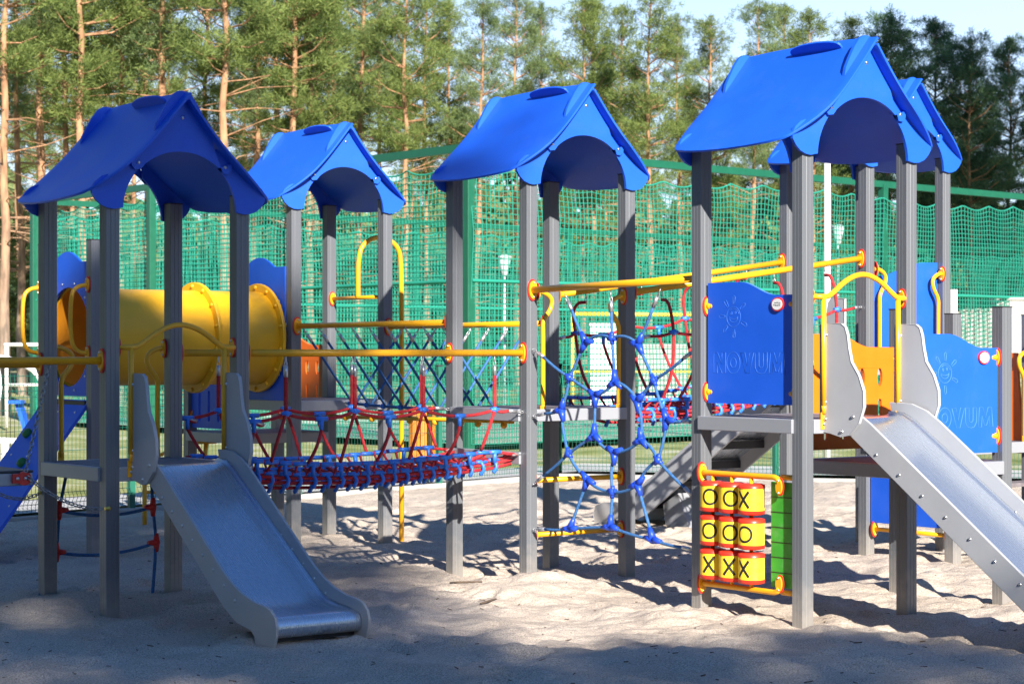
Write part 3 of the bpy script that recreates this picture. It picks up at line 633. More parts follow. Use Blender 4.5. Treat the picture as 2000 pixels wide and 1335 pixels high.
# ------------------------------------------------------------------ slides
def slide(k, label, m_side, m_bed, ext):
    x0, y0 = TW[k]; zd = DECK[k]; e = ext; t = thing('slide', label, 'slide', (x0 + L / 2, y0 - 1.6, 0), 'slides')
    y = lambda v: y0 + v
    # side profile (y, z); the straight run is longer by e on the higher tower
    dz = zd - .9; sy = -e
    top = [(-.90, .99 + dz), (-.98, .99 + dz), (-1.08, .985 + dz), (-1.2, .945 + dz), (-1.30, .885 + dz), (-2.05 + sy, .355), (-2.16 + sy, .295), (-2.27 + sy, .25), (-2.40 + sy, .218), (-2.52 + sy, .205), (-2.58 + sy, .19), (-2.625 + sy, .155), (-2.645 + sy, .105), (-2.64 + sy, .05), (-2.61 + sy, -.03)]
    bot = [(-2.42 + sy, -.035), (-2.405 + sy, .03), (-2.36 + sy, .06), (-2.2 + sy, .085), (-2.05 + sy, .16), (-1.15, .80 + dz - .0), (-.93, .86 + dz)]
    for x in (x0 + .15, x0 + .745):
        m = MB(); m.plate(top + bot, (x, y0, 0), (0, 1, 0), (0, 0, 1), .018)
        sd = m.build('slide_side', m_side, t, bevel=.004)
        q = MB()
        for i in range(8):
            f = .1 + .8 * i / 7; yy = -1.2 + (-2.3 + sy + 1.2) * f; zz = .80 + dz + (.14 - .80 - dz) * f
            for sg in (-1, 1): q.dome((x + sg * .009, y(yy), zz), (sg, 0, 0), .010, .007)
        q.each('screw', M['bolt'], sd, 32)
    # bed: a shallow steel trough with upturned edges, ending in a rolled lip
    prof = [(-.90, zd + .004), (-1.02, zd), (-1.10, zd - .04), (-1.19, zd - .10)]; n = 16
    ya, za = -1.19, zd - .10; yb, zb = -2.10 + sy, .205
    for i in range(1, n): prof.append((ya + (yb - ya) * i / n, za + (zb - za) * i / n))
    prof += [(yb, zb), (yb - .06, .172), (yb - .12, .152), (yb - .18, .142), (yb - .25, .138), (yb - .33, .138), (yb - .42, .138)]
    for i in range(1, 9): a = math.pi * i / 8 * 1.15; prof.append((yb - .42 - .055 * math.sin(a), .083 + .055 * math.cos(a)))
    W = .745 - .15 - .02; cs = [(-W / 2, .030), (-W / 2 + .010, .014), (-W / 2 + .03, .004), (-W / 2 + .08, .0)] + [(-W / 2 + .08 + (W - .16) * i / 8, -.004 * math.sin(math.pi * i / 8)) for i in range(1, 8)] + [(W / 2 - .08, 0), (W / 2 - .03, .004), (W / 2 - .010, .014), (W / 2, .030)]
    m = MB(); vs = []; P = [Vector((0, a, b)) for a, b in prof]
    for i, p in enumerate(P):
        d = (P[min(i + 1, len(P) - 1)] - P[max(i - 1, 0)]).normalized(); nr = Vector((0, -d.z, d.y)); nr = -nr if nr.z < 0 and i < len(P) - 9 else nr
        if i >= len(P) - 8: c = Vector((0, yb - .42, .083)); nr = (p - c).normalized()
        fl = min(1.0, max(.0, (len(P) - 8 - i) / 4))
        for cx, ch in cs: vs.append((x0 + .4475 + cx, y0 + p.y + nr.y * ch * fl, p.z + nr.z * ch * fl))
    nc = len(cs); m.add(vs, [(i * nc + j, (i + 1) * nc + j, (i + 1) * nc + j + 1, i * nc + j + 1) for i in range(len(P) - 1) for j in range(nc - 1)], 0, True)
    bd = m.build('slide_bed', m_bed, t); so_ = bd.modifiers.new('thick', 'SOLIDIFY'); so_.thickness = .004; so_.offset = 1
    # upright guards beside the entry
    g0 = [(-.92, zd + .56), (-.92, zd - .07), (-1.0, zd - .08), (-1.09, zd - .10), (-1.16, zd - .09), (-1.235, zd - .02), (-1.275, zd + .08), (-1.272, zd + .17), (-1.235, zd + .26), (-1.175, zd + .34), (-1.155, zd + .42), (-1.142, zd + .50), (-1.125, zd + .545), (-1.095, zd + .565), (-.95, zd + .567)]
    for x in (x0 + .127, x0 + .768):
        m = MB(); m.plate(g0, (x, y0, 0), (0, 1, 0), (0, 0, 1), .018); gd = m.build('slide_guard', m_side, t, bevel=.004)
        q = MB()
        for yy, zz in ((-.965, .10), (-.965, .0), (-1.19, .02), (-1.10, -.07), (-.97, .50)):
            for sg in (-1, 1): q.dome((x + sg * .009, y(yy), zd + zz), (sg, 0, 0), .012, .010)
        q.each('screw', M['bolt'], gd, 32)
    m = MB(); m.bar((x0 + .15, y(-2.48 + sy), .05), (x0 + .745, y(-2.48 + sy), .05), .03, .1); m.build('foot_bar', M['cap'], t)
    return t
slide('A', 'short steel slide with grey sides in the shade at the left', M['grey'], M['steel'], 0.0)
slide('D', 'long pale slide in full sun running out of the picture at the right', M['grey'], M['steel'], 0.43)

def arch_bar(k, label):
    x0, y0 = TW[k]; zd = DECK[k]; y = y0 - L - .062; t = thing('arched_handrail', label, 'handrail', (x0 + L / 2, y, zd + .03), 'arched handrails over slide entries')
    z = zd + .727; xa, xb = x0 + PS / 2, x0 + L - PS / 2
    p = smooth([(xa, y + .05, z), (xa + .035, y, z), (xa + .09, y, z), (x0 + .17, y, z + .01), (x0 + .31, y, z + .11), (x0 + .4475, y, z + .148), (x0 + .585, y, z + .11), (x0 + .725, y, z + .01), (xb - .09, y, z), (xb - .035, y, z), (xb, y + .05, z)], 3)
    m = MB(); m.tube(p, .0165, 12); flange(m, (xa - .0, y + .055, z), (1, 0, 0)); flange(m, (xb, y + .055, z), (-1, 0, 0)); m.build('arch', YM, t)
    for x, zb in ((x0 + .112, zd - .055), (x0 + .752, zd - .055)):
        m = MB(); m.tube([(x, y, z), (x, y, zd + .08)], .0165, 12); m.tube([(x, y, zd + .09), (x, y, zd + .03)], [.0165, .012], 12)
        m.box((x, y + .004, zd - .01), (.040, .008, .10)); m.dome((x, y, zd - .03), (0, -1, 0), .010, .008, 8, 2); m.build('upright', YM, t)
    return t
arch_bar('A', 'yellow arched handrail above the entry of the short steel slide')
arch_bar('D', 'yellow arched handrail above the entry of the long pale slide')

def hook_bar(label, x, y, ztop, zbot, dx, side, shadow=0):
    """a question-mark shaped grab bar: from the post face out by dx, back in and straight down to a flat foot"""
    t = thing('grab_bar', label, 'grab bar', (x, y, zbot), 'hook shaped grab bars'); s = side; m = MB()
    p = smooth([(x, y, ztop), (x + s * .06, y - .005, ztop), (x + s * dx * 1.08, y - .005, ztop - .045), (x + s * dx, y - .005, ztop - .12), (x + s * .055, y - .005, ztop - .20), (x + s * .058, y - .005, ztop - .30), (x + s * .058, y - .005, zbot + .10)], 3)
    m.tube(p, .0165, 12); m.tube([(x + s * .058, y - .005, zbot + .11), (x + s * .058, y - .005, zbot + .06)], [.0165, .010], 12); m.box((x + s * .058, y - .002, zbot + .04), (.040, .008, .11))
    flange(m, (x, y, ztop), (s, 0, 0)); m.dome((x + s * .058, y - .006, zbot + .01), (0, -1, 0), .010, .008, 8, 2); m.build('bar', YM, t); return t
hp = PS / 2
hook_bar('hook shaped yellow grab bar beside the leftmost post, crossed by the yellow beam', hp, .03, 1.628, .86, .13, 1)
hook_bar('hook shaped yellow grab bar between the arched handrail and the yellow tunnel', L - hp, .03, 1.622, .86, .13, -1)
cx_, cy_ = TW['C']
hook_bar('hook shaped yellow grab bar on the post left of the blue climbing net', cx_ + hp, cy_ - L - .03, 2.02, 1.13, .13, 1)
hook_bar('hook shaped yellow grab bar behind the middle of the blue climbing net', cx_ + L - hp, cy_ - L - .03, 2.00, 1.13, .13, -1)
ex_, ey_ = TW['E']
hook_bar('hook shaped yellow grab bar left of the tall blue board', ex_ + hp, ey_ - L - .04, 2.255, 1.45, .12, 1)
hook_bar('hook shaped yellow grab bar right of the tall blue board', ex_ + L - hp, ey_ - L - .04, 2.235, 1.45, .12, -1)
hook_bar('hook shaped yellow grab bar at the right edge of the photo', KX + L - hp, KY - L - .03, 1.60, .85, .12, -1)
# rungs
def rung(label, p0, p1, r=.0165):
    t = thing('rung', label, 'rung', (Vector(p0) + Vector(p1)) / 2, 'yellow rungs'); m = MB(); m.tube([p0, p1], r, 12); d = (Vector(p1) - Vector(p0)).normalized()
    flange(m, p0, d); flange(m, p1, -d); m.build('bar', YM, t)
for z, w_ in ((.70, 'upper'), (.32, 'lower')):
    rung('%s yellow climbing rung behind the blue climbing net' % w_, (cx_ + hp, cy_ - L, z), (cx_ + L - hp, cy_ - L, z), .0185)
bx_, by_ = TW['B']
rung('yellow rung below the tall yellow hoop, between two posts', (bx_ + L, by_ - hp, 2.065), (bx_ + L, by_ - L + hp, 2.065))
rung('low yellow rung just above the sand, behind the long slide', (KX, KY - .08, .20), (KX, KY - L + hp, .20))
t = thing('fireman_pole', 'tall yellow hoop turning down into a sliding pole that stands in the sand', 'pole', (bx_ + L + .45, by_ - .49, 0)); m = MB()
hx, hy_ = bx_ + L, by_ - .47
p = smooth([(hx, hy_, 2.07), (hx, hy_, 2.38), (hx + .04, hy_, 2.53), (hx + .225, hy_, 2.615), (hx + .41, hy_, 2.53), (hx + .45, hy_, 2.38), (hx + .45, hy_, 1.6)], 3) + [Vector((hx + .45, hy_, -.3))]
m.tube(p, .021, 12); m.build('pole', M['yellow'], t)
# far yellow climbing pole with a round step
t = thing('climbing_pole', 'thin yellow pole with a round step, low behind the short steel slide', 'pole', (3.23, 5.06, 0)); m = MB()
m.tube([(3.23, 5.06, -.2), (3.23, 5.06, .48)], .022, 10); m.tube([(3.23, 5.06, .30), (3.36, 5.02, .29)], .016, 8); m.tube([(3.23, 5.06, .48), (3.3, 5.0, .62), (3.55, 4.95, .72)], .018, 8); m.build('pole', M['yellow'], t)
m = MB(); m.lathe((3.84, 5.0, .735), (0, 0, 1), [(0, .001), (0, .10), (.02, .125), (.04, .12), (.045, .001)], 18); m.tube([(3.84, 5.0, .74), (3.83, 5.0, .62), (3.77, 5.0, .50), (3.76, 5.0, -.2)], .022, 10); m.build('step', M['yellow'], t)

# ------------------------------------------------------------------ ropes
def ferrule(m, p, d, mi, L_=.072, r=.0135): p = Vector(p); d = Vector(d).normalized(); m.tube([p, p + d * L_], r, 8, mi); return p + d * L_
def shackle(m, p, d, mi):
    p, d = Vector(p), Vector(d).normalized(); a = d.orthogonal().normalized()
    m.tube([p + a * .011 * math.cos(q) + d * (.02 + .02 * math.sin(q)) for q in [2 * math.pi * i / 8 for i in range(8)]], .0035, 5, mi, closed=True)
    b = d.cross(a); m.tube([p + b * .009 * math.cos(q) + d * (.052 + .018 * math.sin(q)) for q in [2 * math.pi * i / 8 for i in range(8)]], .003, 5, mi, closed=True); return p + d * .068
def hung_rope(m, p, q, r, mr, mb, n=6, bow=0.0, bdir=(0, 0, 0), ends=(1, 0)):
    """rope from p to q with a shackle and ferrule at p"""
    p, q = Vector(p), Vector(q); d = (q - p).normalized(); s = p
    if ends[0]: s = shackle(m, s, d, mb); s = ferrule(m, s - d * .005, d, mb)
    e = q
    if ends[1]: e2 = shackle(m, q, -d, mb); e = ferrule(m, e2 + d * .005, -d, mb)
    B = Vector(bdir); m.tube([s.lerp(e, i / n) + B * bow * 4 * (i / n) * (1 - i / n) for i in range(n + 1)], r, 7, mr)
def rail(name, parent, p0, p1, r=.024, f0=True, f1=True):
    m = MB(); m.tube([p0, p1], r, 14); d = (Vector(p1) - Vector(p0)).normalized()
    if f0: flange(m, p0, d, r=.052)
    if f1: flange(m, p1, -d, r=.052)
    return m.build(name, YM, parent)
CONN = {}
def conn_mesh(kind, m_):
    if (kind, m_) in CONN: return CONN[(kind, m_)]
    b = MB()
    if kind == 'hook': b.tube([(-.045, 0, 0), (.045, 0, 0)], .0145, 8); b.tube(smooth([(0, 0, .0), (.010, -.014, -.022), (.014, -.024, -.050), (.0, -.012, -.080)], 1), .0132, 8); b.ball((.0, -.010, -.080), .0155, 6)
    elif kind == 'tee': b.tube([(-.045, 0, 0), (.045, 0, 0)], .016, 8); b.tube([(0, 0, 0), (0, 0, -.075)], [.016, .0135], 8)
    elif kind == 'ball': b.ball((0, 0, 0), .024, 8); b.tube([(-.035, 0, 0), (.035, 0, 0)], .014, 8)
    elif kind == 'sleeve': b.tube([(-.05, 0, 0), (.05, 0, 0)],   .0145, 8)
    me = bpy.data.meshes.new('connector_' + kind); me.from_pydata(b.v, [], b.f); me.materials.append(m_); me.polygons.foreach_set('use_smooth', b.sm); CONN[(kind, m_)] = me; return me
def conn(kind, parent, p, d=(1, 0, 0), m_=None, roll=0.0):
    o = bpy.data.objects.new('rope_connector', conn_mesh(kind, m_ or M['conn2'])); COL.objects.link(o); o.parent = parent
    d = Vector(d).normalized(); up = Vector((0, 0, 1)); b = d.cross(up) * -1; b = b.normalized() if b.length > .01 else Vector((0, 1, 0)); u = d.cross(b)
    mt = Matrix((d, b, u)).transposed().to_4x4() @ Matrix.Rotation(roll, 4, 'X'); mt.translation = Vector(p) - ORG[parent]; o.matrix_local = mt; ORG[o] = ORG[parent]; return o

def net_bridge(label, x0, x1, y0, y1, zrail, zbed, zhand, depth, stations, tees, tilt=0.0, bow=.02, dip=.06, ncol=19, crossx=.10):
    """rope footbridge running along x between two towers; z functions take the fraction along the span"""
    t = thing('rope_bridge', label, 'rope bridge', ((x0 + x1) / 2, (y0 + y1) / 2, min(zbed(.5), zbed(0)) - depth), 'red rope bridges')
    RM = [M['rope_red'], M['ferr']]; fr = lambda x: (x - x0) / (x1 - x0)
    for y in (y0, y1): rail('top_rail', t, (x0, y, zrail(0)), (x1, y, zrail(1)))
    cs = [(y0 + .04, .055), (y0 + .095, -.015), ((y0 + y1) / 2, -.065), (y1 - .095, -.015), (y1 - .04, .055)]
    m = MB()
    for y, dz in cs:
        for off in ((0, 0), (.0, -.026), (.010, -.056)) if dz < 0 else ((0, 0),):
            m.tube([(x0 + .03 + (x1 - x0 - .06) * i / 24, y + off[0] + (.008 * math.sin(i * 1.9) if off[1] else 0), zbed(i / 24) + dz * min(1, 9 * (i / 24) + .75, 8 * (1 - i / 24) + .15) + off[1]) for i in range(25)], .0125, 6)
    nx = int((x1 - x0 - .2) / crossx)
    for i in range(nx + 1):
        x = x0 + .1 + i * (x1 - x0 - .2) / nx; q = fr(x); e = min(1, 9 * q + .75, 8 * (1 - q) + .15)
        m.tube([(x + .018 * math.sin(i * 2.1 + k), y, zbed(q) + dz * e) for k, (y, dz) in enumerate(cs)], .0095, 5)
        if i < nx:
            x2 = x + (x1 - x0 - .2) / nx
            for k in (1, 2): m.tube([(x, cs[k][0], zbed(q) + cs[k][1] * e), (x2, cs[k + 1][0], zbed(fr(x2)) + cs[k + 1][1] * e)], .009, 5)
    for y, dz in (cs[0], cs[-1]):
        for a, b in ((x0, .03), (x1, -.03)): m.tube([(a, y, zbed(fr(a)) + dz * .15), (a + b * 2.5, y, zbed(fr(a)) + dz * .2)], .012, 8, 1)
    bed = m.build('rope_bed', RM, t)
    for k, (y, dz) in enumerate(cs):
        for i in range(ncol):
            q = .955 * (i + .7 + .25 * (k % 2)) / (ncol + .6); e = min(1, 9 * q + .75, 8 * (1 - q) + .15); x = x0 + .03 + (x1 - x0 - .06) * q
            conn('hook' if dz < 0 else ('sleeve' if i % 2 else 'tee'), bed, (x, y, zbed(q) + dz * e), (1, 0, 0), M['conn2'], random.uniform(-.25, .25))
    for y, sg, ye in ((y0, -1, cs[0][0]), (y1, 1, cs[-1][0])):
        yh = y + (sg * bow if bow > .05 else 0); pts = [(x0, y, zhand(0) - .01)]
        for x in sorted(stations + tees): pts.append((x, yh, zhand(fr(x)) + (.012 if x in stations else -.03)))
        pts.append((x1, y, zhand(1) - .005)); m = MB()
        for a, b in zip(pts[:-1], pts[1:]):
            e0, e1 = a == pts[0], b == pts[-1]; hung_rope(m, a, b, .0115, 0, 1, 5, .012, (0, 0, -1), (e0, e1))
        hr = m.build('hand_rope', RM, t)
        for x in stations: conn('ball', hr, (x, yh, zhand(fr(x)) + .012))
        for x in tees: conn('tee', hr, (x, yh, zhand(fr(x)) - .03))
        for x in stations if bow > .05 else []:               # tall bowed ropes from the rail round the hand rope down to the bed
            m = MB(); zr_, zh_, zb_ = zrail(fr(x)), zhand(fr(x)), zbed(fr(x)); s0 = shackle(m, (x, y, zr_ - .02), (0, 0, -1), 1)
            m.tube(smooth([s0, (x - .02, y + sg * bow * .6, zr_ - .09), (x - .03, y + sg * bow, (zr_ + zh_) / 2), (x, y + sg * bow, zh_ + .01), (x + .02, y + sg * bow * .75, (zh_ + zb_) / 2), (x + .04, ye, zb_ + .06)], 3), .0125, 7); m.build('hanger_rope', RM, t)
        for x in stations if bow < .05 else []:
            m = MB(); hung_rope(m, (x, y, zrail(fr(x)) - .02), (x, y, zhand(fr(x)) + .012), .0135, 0, 1, 4, bow if bow > .05 else 0, (-.3, sg, 0)); sx = -.09 if sg < 0 else .10
            m.tube([Vector((x, y, zhand(fr(x)) + .012)).lerp(Vector((x + sx, ye, zbed(fr(x)) + .06)), i / 8) + Vector((sx * .35, sg * (.03 + bow), 0)) * (4 * (i / 8) * (1 - i / 8)) for i in range(9)], .0115, 7); m.build('hanger_rope', RM, t)
        for x in tees:
            for sx in ((-.08,) if sg < 0 else (.10,)):
                m = MB(); m.tube([Vector((x, yh, zhand(fr(x)) - .10)).lerp(Vector((x + sx, ye, zbed(fr(x)) + .06)), i / 8) + Vector((sx * .2, sg * .05, 0)) * (4 * (i / 8) * (1 - i / 8)) for i in range(9)], .0115, 7); m.build('hanger_rope', RM, t)
    return t
net_bridge('low red rope bridge with blue joints hanging between the two nearest left roofed towers', L + hp, cx_ - hp, -L, 0.0, lambda q: 1.592, lambda q: .855 + .02 * q - .22 * q * (1 - q) * (1.25 - .5 * q), lambda q: 1.185 + .012 * math.sin(math.pi * q), .08, [1.235, 1.757, 2.30, 2.895], [1.0, 1.50, 2.03, 2.60])
net_bridge('high rising red rope bridge with bowed ropes behind the blue climbing net', cx_ + L + hp, ex_ - hp, -L, 0.0, lambda q: 2.03 + .31 * q, lambda q: 1.20 - .26 * q * (1 - q) * 1.6 + .30 * q, lambda q: 1.70 + .26 * q, .10, [4.42, 4.98, 5.55, 6.1], [4.7, 5.27, 5.83], bow=.13)

# V shaped rope bridge between B and C
t = thing('rope_bridge', 'blue rope bridge of crossing V ropes behind the red one, over a yellow bar', 'rope bridge', (3.62, 1.14, 1.05)); BM = [M['rope_blue'], M['ferr']]
ya_, yb_ = by_ - L - hp, cy_ + hp
for x in (bx_ + .003, bx_ + L): rail('top_rail', t, (x, ya_, 1.81), (x, yb_, 1.815), .022)
m = MB(); fz = lambda y: 1.175 - .02 * math.sin(math.pi * (y - yb_) / (ya_ - yb_)); hung_rope(m, (3.62, ya_ + .0, 1.175), (3.62, yb_, 1.175), .0125, 0, 1, 8, .02, (0, 0, -1), (1, 1)); fr_ = m.build('foot_rope', BM, t)
for i in range(9):
    y = ya_ - .10 - (ya_ - yb_ - .2) * i / 8
    m = MB(); hung_rope(m, (bx_ + .003, y, 1.788), (3.62, y - .06, fz(y)), .0105, 0, 1, 4); m.build('side_rope', BM, t)
    if i < 8: m = MB(); yy = y - .12; hung_rope(m, (bx_ + L, yy, 1.79), (3.62, yy + .04, fz(yy)), .0105, 0, 1, 4); conn('ball', fr_, (3.62, y - .02, fz(y)), (0, 1, 0), M['conn2']); m.build('side_rope', BM, t)
m = MB(); m.tube([(3.60, 2.42, 1.06), (3.60, -.16, 1.085)], .0165, 12)
for y in (2.15, 1.75, 1.2, .85, .5, .28, -.05): m.ball((3.60, y, 1.055), .026, 8)
for y in (2.1, 1.2, .5, .0): m.tube([(3.60, y, 1.07), (3.60, y, 1.14)], .014, 8, 1)
m.build('under_bar', [M['yellow'], M['cap']], t)

# blue spider net between C and D
t = thing('climbing_net', 'blue spider web climbing net under a yellow rail in the middle of the photo', 'climbing net', (3.19, -1.8, .35)); NX = 3.19
rail('top_rail', t, (NX, cy_ - L - hp, 2.03), (NX, DY + hp, 2.06), .024)
N = {'t1': (-1.303, 1.995), 't2': (-1.797, 2.0), 't3': (-2.3, 2.005), 'a': (-1.526, 1.664), 'b': (-1.808, 1.69), 'c': (-2.076, 1.649), 'l1': (-.945, 1.62), 'd': (-1.353, 1.424), 'e': (-2.234, 1.417), 'r1': (-2.65, 1.62),
     'f': (-1.84, 1.402), 'g': (-1.635, 1.307), 'h': (-2.07, 1.278), 'i': (-1.263, 1.203), 'l2': (-.945, 1.153), 'j': (-1.619, 1.039), 'k': (-2.107, 1.028), 'm': (-2.36, 1.162), 'r2': (-2.65, 1.155), 'n': (-1.342, .908), 'o': (-1.834, .931),
     'p': (-2.275, .902), 'q': (-1.548, .737), 's': (-2.07, .736), 'u': (-1.813, .672), 'l3': (-.945, .675), 'r3': (-2.65, .665), 'v': (-1.359, .397), 'w': (-1.792, .44), 'x': (-2.224, .386), 'l4': (-.945, .365), 'r4': (-2.65, .345)}
q3 = lambda k: Vector((NX, N[k][0], N[k][1]))
m = MB()
for ab in 't1 a,t2 b,t3 c,l1 d,r1 e,l2 i,r2 m,l3 n,r3 p,l4 v,r4 x'.split(','):
    a, b = ab.split(); hung_rope(m, q3(a), q3(b), .0105, 0, 1, 5, .008, (0, 0, -1))
for ab in 'a b .03,b c .03,a d 0,c e 0,b f 0,d g 0,e h 0,f g -.015,f h .025,d i -.01,g j 0,h k .02,e m -.01,i n -.015,j n 0,j o -.02,o k -.02,k p .02,m p -.01,n q -.015,o u .02,p s .02,q u -.02,u s -.02,q v 0,u w 0,s x 0,v w 0,w x -.01'.split(','):
    a, b, bo_ = ab.split(); A_, B_ = q3(a), q3(b); d = (B_ - A_).normalized(); pr = Vector((0, -d.z, d.y)); pr = pr if pr.z > 0 else -pr
    m.tube([A_.lerp(B_, i / 6) + pr * float(bo_) * 4 * (i / 6) * (1 - i / 6) for i in range(7)], .0105, 7)
m.build('net_rope', BM, t)
def tri_conn(p, dirs, parent, name='rope_connector'):
    c = MB(); p = Vector(p)
    for d in dirs: d = Vector(d).normalized(); c.tube([p, p + d * .082], [.029, .014], 8)
    c.ball(p, .029, 8); return c.build(name, M['conn'], parent)
NB = {}
for ab in 't1 a,t2 b,t3 c,l1 d,r1 e,l2 i,r2 m,l3 n,r3 p,l4 v,r4 x,a b,b c,a d,c e,b f,d g,e h,f g,f h,d i,g j,h k,e m,i n,j n,j o,o k,k p,m p,n q,o u,p s,q u,u s,q v,u w,s x,v w,w x'.split(','):
    a, b = ab.split(); NB.setdefault(a, []).append(b); NB.setdefault(b, []).append(a)
for k_ in N:
    if len(NB[k_]) == 3 and k_ not in 'b': tri_conn(q3(k_), [q3(o_) - q3(k_) for o_ in NB[k_]], t)
    elif len(NB[k_]) >= 3 or k_ == 'b':
        c = MB(); c.ball(q3(k_), .028, 8)
        for o_ in NB[k_]: d = (q3(o_) - q3(k_)).normalized(); c.tube([q3(k_), q3(k_) + d * .042], [.019, .014], 8)
        c.build('rope_connector', M['conn'], t)

# rope net under the leftmost tower
t = thing('climbing_net', 'small dark blue rope net with red joints under the leftmost tower', 'climbing net', (.42, 0.0, 0)); m = MB()
LN = [(.135, .80), (.087, .58), (.07, .31), (-.10, -.1)]; RN = [(.74, .80), (.755, .572), (.78, .335), (.745, -.1)]
for ln in (LN, RN): m.tube(smooth([(x, .02, z) for x, z in ln], 1), .011, 7)
for a, b in zip(LN[1:3], RN[1:3]): m.tube(sag((a[0], .02, a[1]), (b[0], .02, b[1]), .045, 10), .011, 7)
m.build('net_rope', BM, t)
for x, z in LN[1:3] + RN[1:3]:
    c = MB(); sg = 1 if x < .4 else -1
    for d in ((sg, 0, 0), (0, 0, 1), (0, 0, -1)): d = Vector(d); c.tube([(x, .02, z), Vector((x, .02, z)) + d * .062], [.025, .014], 8)
    c.ball((x, .02, z), .025, 8); c.build('rope_connector', M['red'], t)

# chain bridge running out of the picture at the left
def chain(m, pts, mi=0, link=.036, r=.0042):
    pts = [Vector(p) for p in pts]; seg = []; acc = 0; pos = [pts[0]]; i = 0; p = pts[0].copy(); rem = link * .72
    for a, b in zip(pts[:-1], pts[1:]):
        d = b - a; ln = d.length; s = 0
        while ln - s >= rem: s += rem; pos.append(a + d * (s / ln)); rem = link * .72
        rem -= (ln - s)
    for k, (a, b) in enumerate(zip(pos[:-1], pos[1:])):
        d = (b - a).normalized(); u = d.orthogonal().normalized(); v = d.cross(u); u = u if k % 2 else v; c = (a + b) / 2
        m.tube([c + d * (link / 2 - r * 2.4) * math.copysign(1, math.cos(q)) * (1 if abs(math.cos(q)) > .3 else abs(math.cos(q)) / .3) + d * .006 * math.cos(q) + u * .0105 * math.sin(q) for q in [2 * math.pi * j / 10 for j in range(10)]], r, 5, mi, closed=True)
t = thing('chain_bridge', 'chain bridge with a grey plank hanging below a yellow beam at the left edge', 'chain bridge', (-1.0, -.45, .6))
rail('top_rail', t, (-hp, -L, 1.546), (-2.6, -L, 1.546), .024, True, False); rail('top_rail', t, (-hp, 0, 1.52), (-2.6, 0, 1.52), .024, True, False)
CH = [M['chain'], M['brass']]
def chain_part(pts, extra=None):
    m = MB(); chain(m, pts)
    if extra: extra(m)
    m.build('chain', CH, t)
for j in range(3):
    xp = -.54 - .62 * j; yn, yf = -.885, -.03
    chain_part([(-.39 - .62 * j if j == 0 else xp + .05, yn + .0, 1.52), (xp, yn, .875)]); chain_part([(xp + .16, yf, 1.50), (xp + .03, yf, .90)])
chain_part(sag((-.50, -.03, .83), (-.05, -.01, .70), .085, 10), lambda m: m.ball((-.06, -.01, .70), .014, 6, 1)); m = MB(); chain(m, sag((-.53, -.89, .865), (-.055, -.945, .655), .055, 10))
m.tube([(-.055, -.945, .655), (-.02, -.945, .655)], .010, 8, 1); m.ball((-.03, -.945, .655), .014, 6, 1); pass
m.build('chain', [M['chain'], M['brass']], t)
for j in range(3):
    xp = -.62 - .62 * j; m = MB(); m.box((xp - .02, -.45, .845), (.33, .80, .075), 0); m.box((xp - .02, -.45, .890), (.335, .805, .016), 1); pk = m.build('plank', [M['beam'], M['cap']], t, bevel=.006)
    for y in (-.87, -.04):
        q = MB(); q.lathe((xp + .08, y - .012, .852), (0, 1, 0), [(0, .001), (0, .042), (.02, .042), (.02, .001)], 16, 0, False); q.box((xp + .05, y, .852), (.085, .018, .055), 0)
        for dx in (.035, .085): q.dome((xp + dx, y - .012, .852), (0, -1, 0), .012, .01, 8, 1)
        q.build('plank_fitting', [M['red'], M['bolt']], pk)

# ------------------------------------------------------------------ noughts and crosses game under tower D
t = thing('noughts_game', 'game of nine turning yellow drums printed O and X between two yellow rails', 'game panel', (DX, DY - .47, .16)); RX = DX
for z in (.848, .158):
    m = MB(); zt = 1 if z > .5 else -1
    p = [(RX - .045, DY - hp, z)] + [(RX - .045, DY - .1 - .06 * i, z) for i in range(11)] + [(RX - .045, DY - .73, z - zt * .01), (RX - .045, DY - .745, z - zt * .03)]
    m.tube(p, .0175, 12); flange(m, (RX - .045, DY - hp, z), (0, -1, 0), r=.046); flange(m, (RX - .036, DY - .745, z - zt * .055), (-1, 0, 0), r=.038)
    m.tube([(RX, DY - .72, z + zt * .0), (RX, DY - L + hp, z + zt * .0)], .017, 12); m.build('game_rail', YM, t)
m = MB(); m.plate([(-.635, .185), (-.635, .818), (-L + .05, .818), (-L + .05, .185)], (RX, DY, 0), (0, 1, 0), (0, 0, 1), .02); gb_ = m.build('green_board', M['green'], t, bevel=.003)
m = MB()
for k in range(1, 7): z = .185 + .633 * k / 7; m.box((RX - .0105, DY - .74, z), (.003, .21, .005))
m.build('board_groove', M['black'], gb_)
def curved(m, pts, c, r, ang, wd):                # a stroke drawn on the side of a drum
    pts = [Vector((p[0], p[1])) for p in pts]; k = len(pts); L_, R_ = [], []
    for i in range(k):
        d = (pts[min(i + 1, k - 1)] - pts[max(i - 1, 0)]); 
        if (pts[0] - pts[-1]).length < 1e-6: d = pts[(i + 1) % (k - 1)] - pts[(i - 1) % (k - 1)]
        d.normalize(); nr = Vector((-d.y, d.x)); L_.append(pts[i] + nr * wd / 2); R_.append(pts[i] - nr * wd / 2)
    W3 = lambda p: (c[0] + r * math.cos(ang + p.x / r), c[1] + r * math.sin(ang + p.x / r), c[2] + p.y)
    vs = [W3(p) for p in L_] + [W3(p) for p in R_]; m.add(vs, [(i, i + 1, k + i + 1, k + i) for i in range(k - 1)], 0, False)
GR = [('O', 214), ('O', 221), ('X', 190), ('O', 210), ('O', 218), ('O', 196), ('X', 208), ('X', 214), ('X', 190)]
